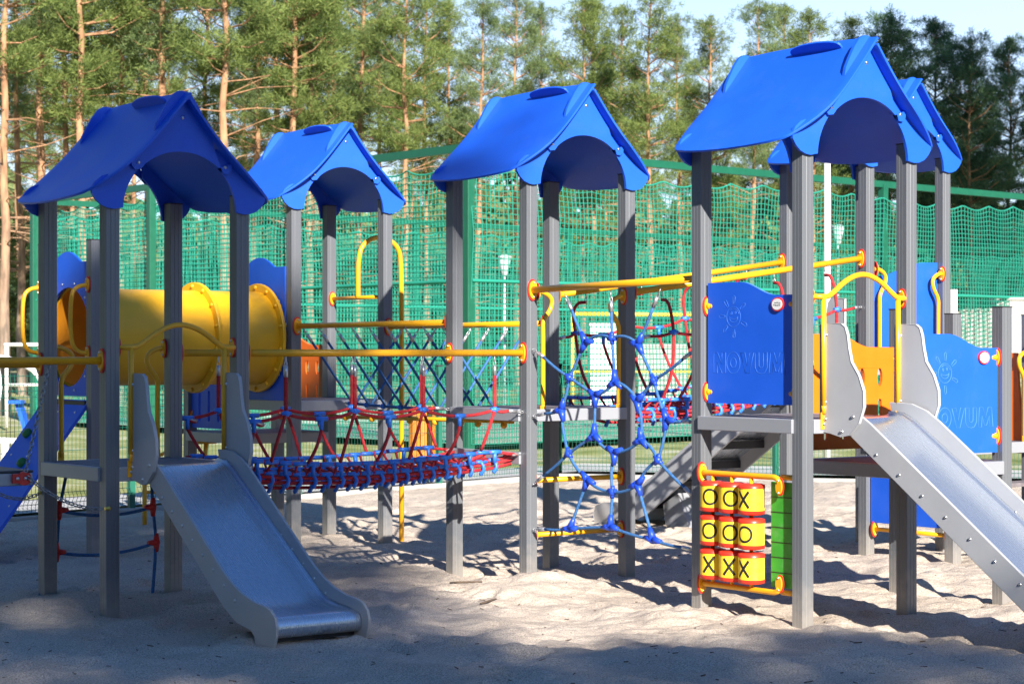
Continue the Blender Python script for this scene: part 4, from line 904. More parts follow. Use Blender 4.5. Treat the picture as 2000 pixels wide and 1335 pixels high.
for i, (ch, an) in enumerate(GR):
    r_, c_ = divmod(i, 3); cy = DY - .155 - .173 * c_; cz = .706 - .209 * r_; cen = (RX - .045, cy, cz)
    m = MB(); m.lathe((cen[0], cy, cz - .095), (0, 0, 1), [(0, .001), (0, .060), (.006, .082), (.028, .084)], 32, 1); m.lathe((cen[0], cy, cz - .067), (0, 0, 1), [(0, .081), (.134, .081)], 32, 0); m.lathe((cen[0], cy, cz + .067), (0, 0, 1), [(0, .084), (.022, .082), (.028, .060), (.028, .001)], 32, 1)
    m.tube([(cen[0], cy, cz - .12), (cen[0], cy, cz + .13)], .012, 8, 2); dr = m.build('drum', [M['tile'], M['drumred'], M['yellow']], t)
    m = MB(); a = R(an)
    if ch == 'O': curved(m, [(.044 * math.cos(2 * math.pi * q / 28), .045 * math.sin(2 * math.pi * q / 28)) for q in range(29)], cen, .0818, a, .0145)
    else:
        for s_ in (1, -1): curved(m, [(-.036 * s_ + .072 * s_ * q / 8, -.05 + .1 * q / 8) for q in range(9)], cen, .0818 + .0003 * s_, a, .0165)
    m.build('letter_' + ('nought' if ch == 'O' else 'cross'), M['black'], dr)

# ------------------------------------------------------------------ grey stair slide behind, leaving the far tower
t = thing('slide', 'grey slide seen from behind, sloping down to the left behind the nearest tower', 'slide', (7.0, 1.4, 0), 'slides')
prof = [(.05, 1.55), (.25, 1.48), (2.15, .30), (2.35, .20), (2.55, .20), (2.68, .16), (2.72, .08), (2.68, -.03), (2.45, -.03), (2.40, .05), (2.1, .07), (1.95, .12), (.25, 1.20), (.05, 1.30)]
prof = [(y - .05, z) for y, z in prof]
for x in (6.70, 7.30): m = MB(); m.plate(prof, (x, ey_ + .06, 0), (0, 1, 0), (0, 0, 1), .018); m.build('slide_side', M['grey'], t, bevel=.004)
m = MB(); pr = [(.0, 1.42), (.2, 1.33), (2.02, .205), (2.2, .15), (2.5, .14), (2.62, .10)]; vs = [(x, ey_ + .06 + y, z) for y, z in pr for x in (6.71, 7.29)]
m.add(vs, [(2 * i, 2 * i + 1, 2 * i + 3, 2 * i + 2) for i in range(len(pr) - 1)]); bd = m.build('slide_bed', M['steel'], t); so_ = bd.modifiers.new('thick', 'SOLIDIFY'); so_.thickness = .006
for q in np.linspace(.1, .95, 6): y = .2 + 1.82 * q; z = 1.33 - 1.125 * q - .055; m = MB(); m.bar((6.71, ey_ + .06 + y, z), (7.29, ey_ + .06 + y, z), .035, .07); m.build('cross_bar', M['cap'], t)
m = MB(); m.plate([(1.35, -.2), (1.75, -.2), (1.83, .22), (1.62, .33)], (7.0, ey_ + .06, 0), (0, 1, 0), (0, 0, 1), .35); m.build('support_foot', M['beam'], t, bevel=.01)
for x in (6.70, 7.30):
    m = MB(); g0 = [(0, 2.05), (.16, 2.06), (.20, 2.02), (.22, 1.9), (.30, 1.75), (.34, 1.6), (.30, 1.45), (.2, 1.38), (0, 1.40)]; m.plate(g0, (x, ey_ + .06, 0), (0, 1, 0), (0, 0, 1), .018); m.build('slide_guard', M['grey'], t, bevel=.004)
t = thing('step_plank', 'narrow brown step board beside the far right post', 'step', (KX + .6, KY - L - .2, .58)); m = MB(); m.box((KX + .5, KY - L - .16, .585), (.8, .2, .03)); m.build('board', M['deck'], t, bevel=.003)
m = MB(); m.tube([(KX + hp, KY - L - .2, .385), (KX + L + .3, KY - L - .2, .385)], .0165, 12); flange(m, (KX + L - .10, KY - L - .2, .385), (-1, 0, 0)); m.tube([(KX + .2, KY - L - .2, .385), (KX + .2, KY - L - .2, .57)], .014, 8); m.build('step_rail', YM, t)

# ------------------------------------------------------------------ low welded wire fence
def lines_mesh(name, polys, r, m_, parent, n=3):
    """many thin wires in one mesh: polys is (wires, points, 3)"""
    P = np.asarray(polys, dtype=np.float64); k, q, _ = P.shape
    T = np.gradient(P, axis=1); T /= np.maximum(np.linalg.norm(T, axis=2, keepdims=True), 1e-9)
    ref = np.where(np.abs(T[..., 2:3]) < .9, np.array([0., 0, 1]), np.array([1., 0, 0])); A = np.cross(T, ref); A /= np.maximum(np.linalg.norm(A, axis=2, keepdims=True), 1e-9); B = np.cross(T, A)
    an = 2 * np.pi * np.arange(n) / n; vs = P[:, :, None, :] + r * (A[:, :, None, :] * np.cos(an)[None, None, :, None] + B[:, :, None, :] * np.sin(an)[None, None, :, None])
    og = np.array(ORG[parent]); vs = vs.reshape(-1, 3) - og
    w_, i, j = np.meshgrid(np.arange(k), np.arange(q - 1), np.arange(n), indexing='ij'); b = w_ * q * n; f = np.stack([b + i * n + j, b + i * n + (j + 1) % n, b + (i + 1) * n + (j + 1) % n, b + (i + 1) * n + j], -1).reshape(-1, 4)
    me = bpy.data.meshes.new(name); me.vertices.add(len(vs)); me.vertices.foreach_set('co', vs.ravel()); me.loops.add(f.size); me.loops.foreach_set('vertex_index', f.ravel().astype(np.int32)); me.polygons.add(len(f))
    me.polygons.foreach_set('loop_start', np.arange(0, f.size, 4, dtype=np.int32)); me.update(calc_edges=True); me.materials.append(m_)
    ob = bpy.data.objects.new(name, me); COL.objects.link(ob); ob.parent = parent; ORG[ob] = ORG[parent]; return ob
def wire_fence(label, a, b):
    a, b = bg(*a, .05), bg(*b, .05); d = (b - a); ln = d.length; d.normalize(); nr = Vector((d.y, -d.x, 0)); t = thing('wire_fence', label, 'fence', a.lerp(b, .5), 'low wire fences')
    npn = round(ln / 2.5); pl = ln / npn
    for i in range(npn + 1):
        p = a + d * pl * i; m = MB(); m.box(p + V(0, 0, .63), (.06, .06, 1.5)); m.box(p + V(0, 0, 1.385), (.064, .064, .02), 1); m.build('fence_post', [M['fence'], M['cap']], t)
        if i == npn: break
        nv = int((pl - .08) / .05); zs = [(.03, 0), (.10, 0), (.15, .03), (.20, 0), (1.12, 0), (1.18, .03), (1.24, 0), (1.34, 0)]
        V_ = [[p + d * (.04 + .05 * k) + nr * (o + .035) + V(0, 0, z) for z, o in zs] for k in range(nv + 1)]; lines_mesh('wire_panel', V_, .0032, M['fence'], t)
        H_ = [[p + d * .04 + nr * (o + .038) + V(0, 0, z), p + d * (pl - .04) + nr * (o + .038) + V(0, 0, z)] for z, o in ((.05, 0), (.10, 0), (.15, .03), (.20, 0), (.4, 0), (.6, 0), (.8, 0), (1.0, 0), (1.12, 0), (1.18, .03), (1.24, 0), (1.32, 0))]
        lines_mesh('wire_panel', H_, .0036, M['fence'], t)
    return t
wire_fence('low green wire fence on the left, meeting the sand behind the yellow tunnel', FX0, FC)
wire_fence('low green wire fence on the right, behind the blue climbing net and nearest tower', FC, FX1)

# ------------------------------------------------------------------ tall ball-stop netting round the pitch
def ball_net(label, a, b, cell, r, sp=5.5, seed=1, Hn=5.0, droop=.26, wave=.10, skirt=False):
    A, B = bg(*a), bg(*b); d = B - A; ln = d.length; d.normalize(); nr = Vector((d.y, -d.x, 0)); t = thing('ball_stop_net', label, 'net fence', A.lerp(B, .5), 'tall green ball stop nets')
    n = max(1, round(ln / sp)); s = ln / n
    for i in range(n + 1): m = MB(); m.box(A + d * s * i + V(0, 0, Hn / 2 - .1), (.15, .15, Hn + .2), 0, Matrix.Rotation(math.atan2(d.y, d.x), 3, 'Z')); m.build('net_mast', M['mast'], t, bevel=.006)
    m = MB(); m.bar(A + V(0, 0, Hn), B + V(0, 0, Hn), .11, .13); m.build('top_beam', M['mast'], t)
    rng = np.random.RandomState(seed); nc = int(ln / cell); nz = int((Hn - .1) / cell); x = np.linspace(0, ln, nc + 1); zf = np.linspace(0, 1, nz + 1)
    hook = .93; ph = (x % hook) / hook; ztop = Hn - droop - .10 * (1 - (2 * ph - 1) ** 2) * 1.0 - .05 * np.sin(x * .7 + seed)
    X, F = np.meshgrid(x, zf); Zt = np.repeat(ztop[None], nz + 1, 0); base = Hn - droop - .08; Z = .06 + F * (base - .06) + (Zt - base) * F ** 14
    off = wave * (fbm(X, Z, seed + 20, [(.6, 1.0), (1.7, .6)]) + .6 * np.sin(X * 2 * np.pi / hook) * F ** 4 * .3); dx = .05 * fbm(X, Z, seed + 40, [(.9, 1.0)])
    P = np.array(A)[None, None] + np.array(d)[None, None] * (X + dx)[..., None] + np.array(nr)[None, None] * (off + .08)[..., None]; P[..., 2] = Z
    nt_ = lines_mesh('netting', np.swapaxes(P, 0, 1), r, M['net'], t); lines_mesh('netting', P, r, M['net'], t)
    lines_mesh('border_rope', P[-1:], r * 1.5, M['net'], t, 4); lines_mesh('border_rope', P[int(nz * .60):int(nz * .60) + 1], r * 3.2, M['net'], t, 4)
    return t
ball_net('near green ball stop net behind the left half of the playground', C0, CL, .10, .011, seed=2)
ball_net('near green ball stop net behind the right half of the playground, hanging in scallops', C0, CR, .10, .011, seed=5)
ball_net('far green ball stop net seen through the near ones, below the pine trunks', CL, CFAR, .11, .0135, seed=8)
ball_net('far green ball stop net at the right end of the pitch', CFAR, CR, .11, .0135, seed=11)

# ------------------------------------------------------------------ things on and round the pitch
def lamp(label, X, D, h=3.6):
    p = bg(X, D, 0); t = thing('park_lamp', label, 'street lamp', p, 'slim park lamps'); m = MB(); m.tube([p, p + V(0, 0, .9), p + V(0, 0, h - .42)], [.045, .028, .022], 12); m.build('lamp_post', M['pale'], t)
    m = MB(); m.lathe(p + V(0, 0, h - .42), (0, 0, 1), [(0, .05), (.06, .075), (.36, .13), (.36, .001)], 18); m.build('lamp_shade', M['pale'], t)
    m = MB(); m.lathe(p + V(0, 0, h - .06), (0, 0, 1), [(0, .145), (.03, .14), (.06, .05), (.065, .001)], 18); m.build('lamp_cap', M['pale'], t)
lamp('white park lamp seen through the netting left of the post of the middle tower', -.155, 43)
lamp('white park lamp seen under the roofs of the two right towers', 7.06, 45, 4.35)
t = thing('white_mast', 'plain thick white mast rising under the roofs of the two right towers', 'mast', bg(4.58, 30.2, 0)); p = bg(4.58, 30.2, 0); m = MB(); m.tube([p - V(0, 0, .1), p + V(0, 0, 4.9)], [.056, .045], 14); m.ball(p + V(0, 0, 4.9), .05, 8); m.build('mast', M['white'], t)
t = thing('white_post', 'short white post with a red mark behind the far right posts', 'post', bg(5.85, 27.6, 0)); p = bg(5.85, 27.6, 0); m = MB(); m.box(p + V(0, 0, 1.2), (.09, .09, 2.45)); m.box(p + V(0, -.05, 2.0), (.055, .01, .14), 1); m.build('post', [M['white'], M['red']], t, bevel=.006)
def cabinet(name, label, X, D, w_, dp, z0, z1, mark=False):
    p = bg(X, D, 0); rot = Matrix.Rotation(-ALPHA, 3, 'Z'); t = thing(name, label, 'cabinet' if mark else 'wall', p); m = MB(); mt_ = M['white'] if mark else M['concrete']; m.box(p + V(0, 0, (z0 + z1) / 2), (w_, dp, z1 - z0), 0, rot); m.box(p + V(0, 0, z1 + .03), (w_ + .06, dp + .06, .06), 0, rot)
    b = m.build('body', mt_, t, bevel=.01)
    if mark:
        q = MB(); f = -FWD * (dp / 2 + .004); S = lambda u, v: p + RIGHT * u + f + V(0, 0, v); zz = z1 - .72
        for seg in ([(-.10, .10), (-.16, .12), (-.19, .08), (-.11, .02), (-.10, -.04), (-.15, -.07), (-.2, -.05)], [(-.03, .12), (-.03, -.07)], [(.07, .12), (-.02, .03), (.08, -.07)]): q.tube([S(u, v + zz) for u, v in seg], .008, 5)
        q.build('lettering', M['drumred'], b)
cabinet('utility_cabinet', 'white utility cabinet with faint red letters behind the blue climbing net', 2.53, 56, .86, .6, 0, 2.30, True)
cabinet('low_wall', 'wide white block beyond the netting, right of the white utility cabinet', 4.22, 58, 1.45, .5, 0.05, 1.75)
cabinet('low_wall', 'white concrete block on the grassy mound above the short capped post', 11.0, 45.5, .9, .5, 1.0, 2.72)
cabinet('low_wall', 'long low white block at the foot of the grassy mound at the right', 9.8, 45, 1.5, .5, .3, 2.47)
t = thing('goal_frame', 'yellow metal goal frame seen through the blue climbing net', 'goal', bg(2.9, 50, 0), None); m = MB()
g = lambda X, z, D=50: bg(X, D, z)
for X in (1.45, 4.35): m.tube([g(X, 0), g(X, 2.5)], .045, 8); m.tube([g(X, 1.12), g(X, 1.12, 51)], .03, 8); m.tube([g(X, 2.5), g(X, 1.9, 51), g(X, 0, 51)], .03, 8)
m.tube([g(1.40, 2.5), g(4.40, 2.5)], .055, 8); m.tube([g(1.45, 1.12), g(4.35, 1.12)], .03, 8); m.build('frame', M['goalyellow'], t)
t = thing('goal_frame', 'small white goal frame seen through the netting at the left edge', 'goal', bg(-10.2, 45, 0), None); m = MB()
for X in (-10.7, -9.9): m.tube([bg(X, 44, 0), bg(X, 44, 1.75)], .04, 8)
m.tube([bg(-10.75, 44, 1.75), bg(-9.85, 44, 1.75)], .04, 8); m.tube([bg(-10.7, 44, .9), bg(-9.9, 44, .9)], .03, 8); m.build('frame', M['white'], t)
# outdoor exercise machine at the far left
e = lambda X, z, D=25.0: bg(X, D, z); t = thing('exercise_machine', 'white outdoor exercise machine with blue seat behind the wire fence at the left edge', 'exercise machine', bg(-5.95, 25, 0)); m = MB()
m.tube(smooth([e(-6.4, 1.55), e(-6.0, 1.52), e(-5.62, 1.3), e(-5.66, .75), e(-5.95, .2), e(-6.0, -.1)], 2), .035, 8); m.tube([e(-5.95, .35), e(-5.62, .78)], .035, 8); m.tube([e(-6.5, .55), e(-5.85, .52)], .04, 8); m.tube(smooth([e(-6.25, 1.65), e(-6.12, 1.1), e(-6.35, .7)], 2), .03, 8); m.tube([e(-6.4, 1.6), e(-6.4, -.1)], .05, 8); m.tube([e(-6.1, 0), e(-6.1, .55)], .05, 8); m.build('frame', M['white'], t)
m = MB(); m.bar(e(-5.93, .98), e(-5.82, .62), .22, .05, 0, tuple(RIGHT)); m.bar(e(-6.02, 1.0, 24.9), e(-5.86, 1.0, 24.9), .2, .04, 0); m.build('seat', M['blue'], t)
t = thing('litter_bin', 'orange slatted drum standing behind the tall yellow hoop pole', 'bin', bg(-1.05, 25.2, 0)); p = bg(-1.05, 25.2, 0); m = MB()
for k in range(14):
    a = 2 * math.pi * k / 14; m.box(p + V(.19 * math.cos(a), .19 * math.sin(a), .58), (.02, .075, .72), 0, Matrix.Rotation(a, 3, 'Z'))
m.build('slat_drum', M['bin_orange'], t); m = MB(); m.cyl(p + V(0, 0, .22), p + V(0, 0, .9), .17, None, 18); m.cyl(p - V(0, 0, .1), p + V(0, 0, .25), .05); m.build('liner', M['cap'], t)

# small litter on the sand
for lab, pts in (('dry dark twig on the sand below the middle tower', [(-.42, 14.05), (-.36, 14.0), (-.28, 14.02), (-.2, 13.96)]), ('dry crooked twig on the sand, nearest the camera side of the middle tower', [(-.2, 13.15), (-.17, 13.2), (-.12, 13.32), (-.10, 13.35)])):
    m = MB(); p3 = []
    for X, D in pts: q = bg(X, D); p3.append(V(q.x, q.y, float(sandz(np.array([q.x]), np.array([q.y]))[0]) + .012))
    m.tube(p3, [.006, .008, .007, .004], 5); o = m.build('twig', M['wood'], None, org=p3[1]); tag(o, lab, 'twig')
m = MB(); rr = random.Random(4)
for k in range(26):
    b = V(.03 + rr.uniform(-.02, .05), -.08 + rr.uniform(-.03, .02), -.01); tpt = b + V(rr.uniform(-.05, .09), rr.uniform(-.06, .03), rr.uniform(.04, .10)); sd = V(rr.uniform(-1, 1), rr.uniform(-1, 1), 0).normalized() * .003; m.add([b - sd, b + sd, tpt], [(0, 1, 2)])
tag(m.build('grass_tuft', M['tuft'], None, org=V(.03, -.08, 0)), 'small green grass tuft at the foot of the leftmost post', 'grass tuft')

# ------------------------------------------------------------------ pines
def tree_meshes(seed, h, base, wid, nm, dens=.97, k=23, bl=.19):
    rng = random.Random(seed); nr = np.random.RandomState(seed); tr = MB(); lean = (rng.uniform(-.02, .02), rng.uniform(-.02, .02))
    wob = [(rng.uniform(-.07, .07), rng.uniform(-.07, .07)) for _ in range(12)]
    def cen(z): q = z / h * 10; i = min(10, int(q)); f = q - i; return Vector((lean[0] * z + (wob[i][0] * (1 - f) + wob[i + 1][0] * f) * min(1, z / 2), lean[1] * z + (wob[i][1] * (1 - f) + wob[i + 1][1] * f) * min(1, z / 2), z))
    zs = [-.4, 0, .3, 1] + [h * q for q in np.linspace(.12, .99, 15)]; r0 = .0088 * h
    tr.tube([cen(max(0, z)) + V(0, 0, min(0, z)) for z in zs], [r0 * (1.25 if z < .4 else 1.0) * (1 - .93 * max(0, z) / h) + .012 for z in zs], 8)
    tc, td = [], []
    z = base * h * .45
    while z < base * h:                                   # dead bare branches below the crown
        for _ in range(rng.randint(1, 3)):
            a = rng.uniform(0, 6.28); ln = rng.uniform(.6, 2.1); p = cen(z); e = p + V(math.cos(a) * ln, math.sin(a) * ln, rng.uniform(-.15, .5) * ln); mid = p.lerp(e, .5) + V(0, 0, rng.uniform(-.1, .12)); tr.tube([p, mid, e], [.022, .014, .005], 4, caps=False)
            if rng.random() < .5: f = mid + V(rng.uniform(-.5, .5), rng.uniform(-.5, .5), rng.uniform(0, .4)); tr.tube([mid, f], [.010, .004], 3, caps=False)
        z += rng.uniform(.2, .42)
    z = base * h
    while z < h * .985:
        q = (z - base * h) / (h * (1 - base)); prof = (min(1, .50 + 1.8 * q) if q < .28 else (1 - ((q - .28) / .72) ** 1.5) ** .8) * wid + .15
        for _ in range(rng.randint(3, 4)):
            if rng.random() > dens: continue
            a = rng.uniform(0, 6.28); ln = prof * rng.uniform(.45, 1.12); up = .12 + .85 * q + rng.uniform(-.12, .2); p = cen(z); d = V(math.cos(a), math.sin(a), up).normalized()
            e = p + d * ln + V(0, 0, ln * .12); mid = p + d * ln * .5 - V(0, 0, ln * .05); tr.tube([p, mid, e], [.012 + .016 * ln, .010 + .008 * ln, .005], 4, caps=False)
            ncl = max(1, int(ln * 2.0 + rng.random()))
            for i in range(ncl):                          # needle clumps near the branch end, each a flattened cushion of shoots
                f = 1.0 - .52 * (i + .4 * rng.random()) / ncl; c = (p.lerp(mid, f * 2) if f < .5 else mid.lerp(e, f * 2 - 1)) + V(rng.gauss(0, .16), rng.gauss(0, .16), .04); sp = rng.uniform(.15, .27)
                for _ in range(int(9 * (sp / .2) ** 2)):
                    o_ = V(rng.gauss(0, sp), rng.gauss(0, sp), rng.gauss(.02, sp * .42)); tc.append(c + o_); td.append((o_ * 2.2 + d * .35 + V(0, 0, .45)).normalized())
        z += rng.uniform(.22, .50) * (h / 14)
    for _ in range(10): tc.append(cen(h * rng.uniform(.96, 1.01))); td.append(V(rng.uniform(-.3, .3), rng.uniform(-.3, .3), 1).normalized())
    tc, td = np.array(tc), np.array(td); n = len(tc); C = np.repeat(tc, k, 0) + nr.normal(0, .06, (n * k, 3)); Dv = np.repeat(td, k, 0) * .75 + nr.normal(0, .62, (n * k, 3)); Dv /= np.linalg.norm(Dv, axis=1, keepdims=True)
    S = np.cross(Dv, nr.normal(0, 1, (n * k, 3))); S /= np.linalg.norm(S, axis=1, keepdims=True); ln = bl * nr.uniform(.6, 1.15, (n * k, 1)); wd = .0125 * (bl / .24)
    v = np.stack([C - S * wd * .6, C + Dv * ln * .55 - S * wd, C + Dv * ln, C + Dv * ln * .55 + S * wd], 1).reshape(-1, 3); f = np.arange(n * k * 4, dtype=np.int32)
    me = bpy.data.meshes.new('crown'); me.vertices.add(len(v)); me.vertices.foreach_set('co', v.ravel()); me.loops.add(len(f)); me.loops.foreach_set('vertex_index', f); me.polygons.add(n * k); me.polygons.foreach_set('loop_start', np.arange(0, n * k * 4, 4, dtype=np.int32)); me.update(calc_edges=True); me.materials.append(M[nm])
    mt = bpy.data.meshes.new('trunk'); mt.from_pydata(tr.v, [], tr.f); mt.polygons.foreach_set('use_smooth', tr.sm); mt.materials.append(M['bark']); return mt, me
VAR = [tree_meshes(11, 15, .55, 1.5, 'needle'), tree_meshes(12, 14, .50, 1.3, 'needle'), tree_meshes(13, 16, .58, 1.65, 'needle2'), tree_meshes(14, 14.5, .48, 1.4, 'needle'), tree_meshes(15, 15.5, .54, 1.25, 'needle2'), tree_meshes(16, 13.5, .42, 1.7, 'needle3', 1.0, 24, .22), tree_meshes(17, 14, .34, 1.9, 'needle3', 1.0, 24, .22), tree_meshes(18, 20, .765, 2.0, 'needle3', 1.0, 30, .3), tree_meshes(19, 20, .74, 2.0, 'needle3', .55, 18, .3)]
VH = [15, 14, 16, 14.5, 15.5, 13.5, 14, 20, 20]
YOUNG = [tree_meshes(31, 4.2, .08, 1.3, 'needle', .9, 12, .2), tree_meshes(32, 3.4, .05, 1.2, 'needle3', .9, 12, .2)]
def tree(name, meshes, X, D, sc, rz, label, cat, group=None, z=None):
    p = bg(X, D, 0); z = float(tz(np.array([p.x]), np.array([p.y]), np.array([X]), np.array([D]))[0]) if z is None else z
    t = bpy.data.objects.new(name, None); COL.objects.link(t); t.location = (p.x, p.y, z); t.scale = (sc[0], sc[0], sc[1]); t.rotation_euler = (0, 0, rz); tag(t, label, cat, group)
    for nm, me in zip(('trunk', 'crown'), meshes): o = bpy.data.objects.new(nm, me); COL.objects.link(o); o.parent = t
    return t
FRONT = [  # pixel column of the trunk in the photograph's 2000, distance, variant, height
    (8, 54, 0, 16.2, 'orange trunked pine at the very left edge'), (85, 60, 2, 17.5, 'pine with its trunk above the left eave of the leftmost roof'), (168, 58, 3, 16.8, 'pine above the left slope of the leftmost roof'), (232, 63, 1, 17, 'pine above the back corner of the leftmost roof'), (335, 60, 4, 17.5, 'pine straight behind the ridge of the leftmost roof'), (441, 57, 0, 16.8, 'straight orange pine trunk between the two left roofs'),
    (541, 66, 2, 17.5, 'pine rising behind the second roof from the left'), (566, 60, 1, 16, 'slim pine rising above the ridge of the second roof from the left'), (607, 62, 3, 16.4, 'pine with bare slanting limbs above the gable of the second roof from the left'), (693, 68, 4, 15.8, 'pine just right of the second roof from the left'), (793, 62, 0, 13.6, 'tall orange pine between the second and third roofs'), (836, 70, 1, 13.8, 'pine close left of the third roof'),
    (926, 66, 4, 13.0, 'pine with an open crown above the left slope of the middle roof'), (1012, 72, 2, 14.2, 'pine behind the middle roof'), (1140, 68, 3, 13.2, 'bushy pine above the gable peak of the middle roof'), (1160, 78, 1, 14.5, 'pine half hidden behind the bushy one at the middle roof'), (1272, 64, 1, 13.2, 'pale trunked pine just right of the middle roof'), (1385, 74, 3, 13.4, 'narrow pine above the left end of the nearest roof'),
    (1462, 70, 4, 13.4, 'pine with a pointed crown above the nearest roof'), (1595, 78, 3, 14.2, 'broad pine behind the ridge of the nearest roof'), (1735, 82, 5, 14.8, 'dark slim pine right of the nearest gable peak'), (1835, 86, 6, 15.2, 'tall shaded pine behind the farthest roof'), (1895, 84, 5, 14.2, 'shaded pine right of the farthest roof'), (1965, 88, 6, 14.6, 'shaded pine near the right edge')]
FRONT += [(45, 71, 4, 17.5, 'slim pine right of the one at the very left edge'), (128, 73, 1, 17.5, 'slim pine behind the left slope of the leftmost roof'), (285, 72, 0, 17.6, 'slim pine left of the ridge of the leftmost roof'), (392, 74, 3, 17.6, 'slim pine above the right slope of the leftmost roof'), (487, 74, 4, 17.6, 'slim pine over the gap between the two left roofs'), (650, 75, 0, 16.8, 'slim pine above the right slope of the second roof from the left'),
    (742, 76, 1, 15.4, 'slim pine in the gap between the second and third roofs'), (880, 78, 3, 14.6, 'slim pine above the left end of the middle roof'), (1075, 80, 4, 14.8, 'slim pine above the front half of the middle roof'), (1215, 76, 0, 14.0, 'slim pine above the right slope of the middle roof'), (1330, 80, 2, 14.4, 'slim pine in the gap between the middle and nearest roofs'), (1530, 84, 1, 15.2, 'slim pine above the left slope of the nearest roof'), (1665, 86, 0, 15.0, 'slim pine just left of the nearest gable peak')]
rng = random.Random(5)
for px, D, v, h, lab in FRONT: h *= .985 if px > 860 else 1.0; s = h / VH[v]; tree('pine_tree', VAR[v], (px - 1000) * D / 4060, D, (s * rng.uniform(.95, 1.1), s), rng.uniform(0, 6.28), lab, 'pine tree', 'pines beyond the pitch')
for k in range(30):                               # second and third rows, hidden among the first
    row = k % 2; px = -60 + 2150 * ((k // 2) + .5 * row + rng.uniform(-.3, .3)) / 15; D = (92 if row == 0 else 112) + rng.uniform(-7, 7); left = px < 760
    v = rng.choice([0, 1, 2, 3, 4]) if px < 1680 else rng.choice([5, 6]); zt = (1.6 + (rng.uniform(620, 760) if left else rng.uniform(360, 530)) * D / 4060) - 1.0; s = zt / VH[v]
    tree('pine_tree', VAR[v], (px - 1000) * D / 4060, D, (s * rng.uniform(.8, 1.0), s), rng.uniform(0, 6.28), 'pine in the rows of the wood behind the front pines', 'pine tree', 'pines deeper in the wood')
for k in range(26):
    px = -40 + 2100 * (k + rng.uniform(-.3, .3)) / 25; D = rng.uniform(76, 100); s = rng.uniform(.8, 1.5); tree('young_pine', YOUNG[k % 2], (px - 1000) * D / 4060, D, (s * 1.2, s), rng.uniform(0, 6.28), 'low bushy young pine under the tall trunks', 'young pine', 'young pines under the tall ones')
for X, D, v, h in ((-16.2, 58, 2, 17), (-18, 63, 0, 16.5), (-20.5, 59, 4, 17), (-22.5, 66, 3, 16.5), (-25, 60, 1, 16), (-19, 74, 2, 17), (-24, 78, 0, 17)): s = h / VH[v]; tree('pine_tree', VAR[v], X, D, (s, s), rng.uniform(0, 6.28), 'pine of the same row, just outside the left edge of the photo', 'pine tree', 'pines outside the left edge')
# tall trees to the right of and behind the photographer: their shade falls on the dark pines and on the foreground
for X, D, v, h in ((21, 66, 6, 25), (24, 69, 5, 26), (27, 65, 6, 24), (23, 62, 5, 24), (30, 70, 6, 26), (26.5, 74, 6, 26)): s = h / VH[v]; tree('pine_tree', VAR[v], X, D, (s * 1.0, s), rng.uniform(0, 6.28), 'tall pine standing outside the right edge of the photo', 'pine tree', 'tall pines outside the frame')
for X, D, v, h in ((-2.5, -15, 6, 14.28), (-.4, -15.5, 5, 14.68), (1.6, -15, 6, 14.38), (3.3, -15.4, 6, 14.68), (5.0, -15.2, 5, 14.38), (6.6, -15, 6, 14.28), (8.2, -15.5, 5, 14.58), (9.8, -15, 6, 14.28), (11.5, -15.5, 6, 14.68), (13.2, -15, 5, 14.28), (15.0, -15, 6, 14.58), (16.8, -15.2, 6, 14.28), (5.6, -16, 7, 19.4), (7.5, -15.2, 7, 18.5), (6.7, -17.2, 7, 19.6), (8.0, -17.0, 7, 19.6), (9.0, -15.8, 8, 19.7)): s = h / VH[v]; tree('pine_tree', VAR[v], X, D, (s * (1.08 if h < 16 else .85), s), rng.uniform(0, 6.28), 'pine standing behind the photographer', 'pine tree', 'pines behind the photographer', z=0)

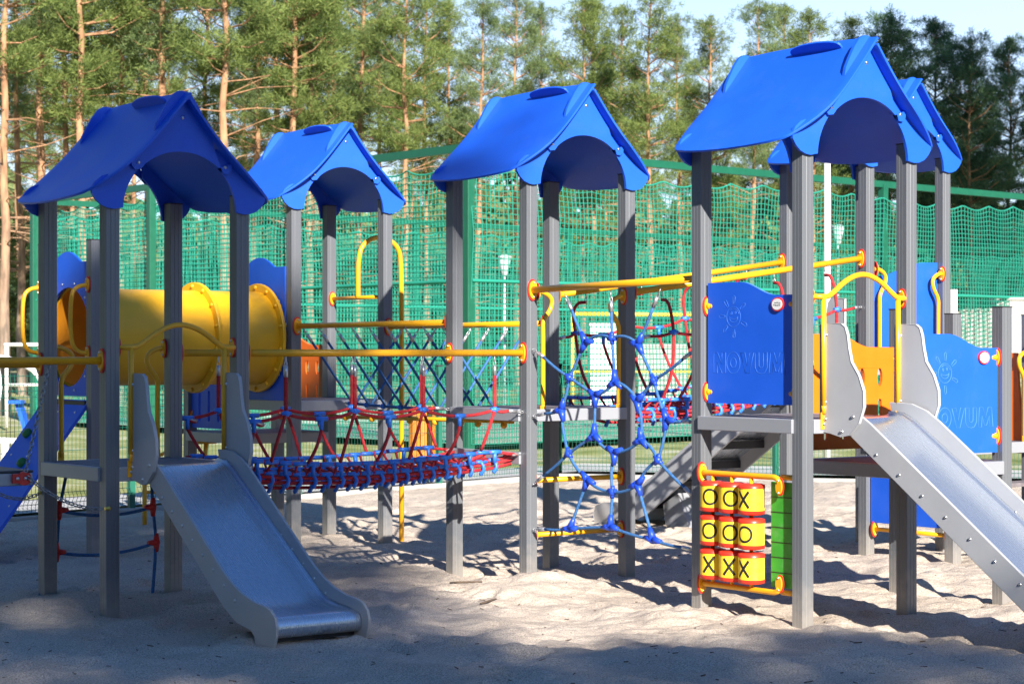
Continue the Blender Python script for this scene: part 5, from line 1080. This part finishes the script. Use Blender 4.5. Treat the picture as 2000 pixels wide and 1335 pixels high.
# the wood all round: far behind the pines, to the left and behind the photographer, one mass of crowns
def wood(name, spots, mt, label):
    t = MB(); rng = random.Random(77); vs, fs = [], []; nr = np.random.RandomState(78); allv = []
    for X, D, h, r in spots:
        p = bg(X, D, 0); n = 520; a = nr.uniform(0, 6.283, n); q = nr.uniform(.12, 1, n); rad = r * np.sqrt(nr.uniform(.05, 1, n)) * np.where(q < .35, .6 + q, np.sqrt(np.maximum(0, 1.35 * (1 - q))) + .08)
        c = np.stack([p.x + rad * np.cos(a), p.y + rad * np.sin(a), h * q], 1); d1 = nr.normal(0, 1, (n, 3)); d1 /= np.linalg.norm(d1, axis=1, keepdims=True); d2 = np.cross(d1, nr.normal(0, 1, (n, 3))); d2 /= np.linalg.norm(d2, axis=1, keepdims=True); s_ = nr.uniform(.25, .55, (n, 1))
        allv.append(np.stack([c - d1 * s_, c + d2 * s_ * .5, c + d1 * s_, c - d2 * s_ * .5], 1).reshape(-1, 3))
    v = np.concatenate(allv); k = len(v) // 4; me = bpy.data.meshes.new(name); me.vertices.add(len(v)); me.vertices.foreach_set('co', v.ravel()); me.loops.add(k * 4); me.loops.foreach_set('vertex_index', np.arange(k * 4, dtype=np.int32)); me.polygons.add(k); me.polygons.foreach_set('loop_start', np.arange(0, k * 4, 4, dtype=np.int32)); me.update(calc_edges=True); me.materials.append(mt)
    o = bpy.data.objects.new(name, me); COL.objects.link(o); tag(o, label, 'wood', None, 'stuff')
rw = random.Random(21)
wood('far_wood', [(rw.uniform(-48, 48), rw.uniform(122, 175), rw.uniform(8.5, 13.0), rw.uniform(1.6, 2.8)) for _ in range(430)], M['needle2'], 'far mass of wood showing between the pine trunks')
wood('near_wood', [(rw.uniform(-38, -19), rw.uniform(-25, 40), rw.uniform(12, 17), rw.uniform(2, 3)) for _ in range(75)] + [(rw.uniform(-30, 34), rw.uniform(-40, -24), rw.uniform(11, 15), rw.uniform(2, 3)) for _ in range(75)] + [(rw.uniform(20, 36), rw.uniform(-10, 50), rw.uniform(9, 12), rw.uniform(2, 3)) for _ in range(55)], M['needle3'], 'wood standing round the playground outside the photo')

m = MB(); rl = random.Random(3)
for _ in range(420):
    q = bg(rl.uniform(-4.2, 4.2), 9.8 + 8 * rl.random() ** 1.6); z = float(sandz(np.array([q.x]), np.array([q.y]))[0]) + .004; a = rl.uniform(0, 6.28); l_ = rl.uniform(.012, .045); d = V(math.cos(a), math.sin(a), rl.uniform(-.1, .25)) * l_
    m.tube([V(q.x, q.y, z), V(q.x, q.y, z) + d], rl.uniform(.0015, .0035), 4)
tag(m.build('pine_litter', M['wood']), 'dry needles and bits of bark scattered on the sand', 'litter', None, 'stuff')
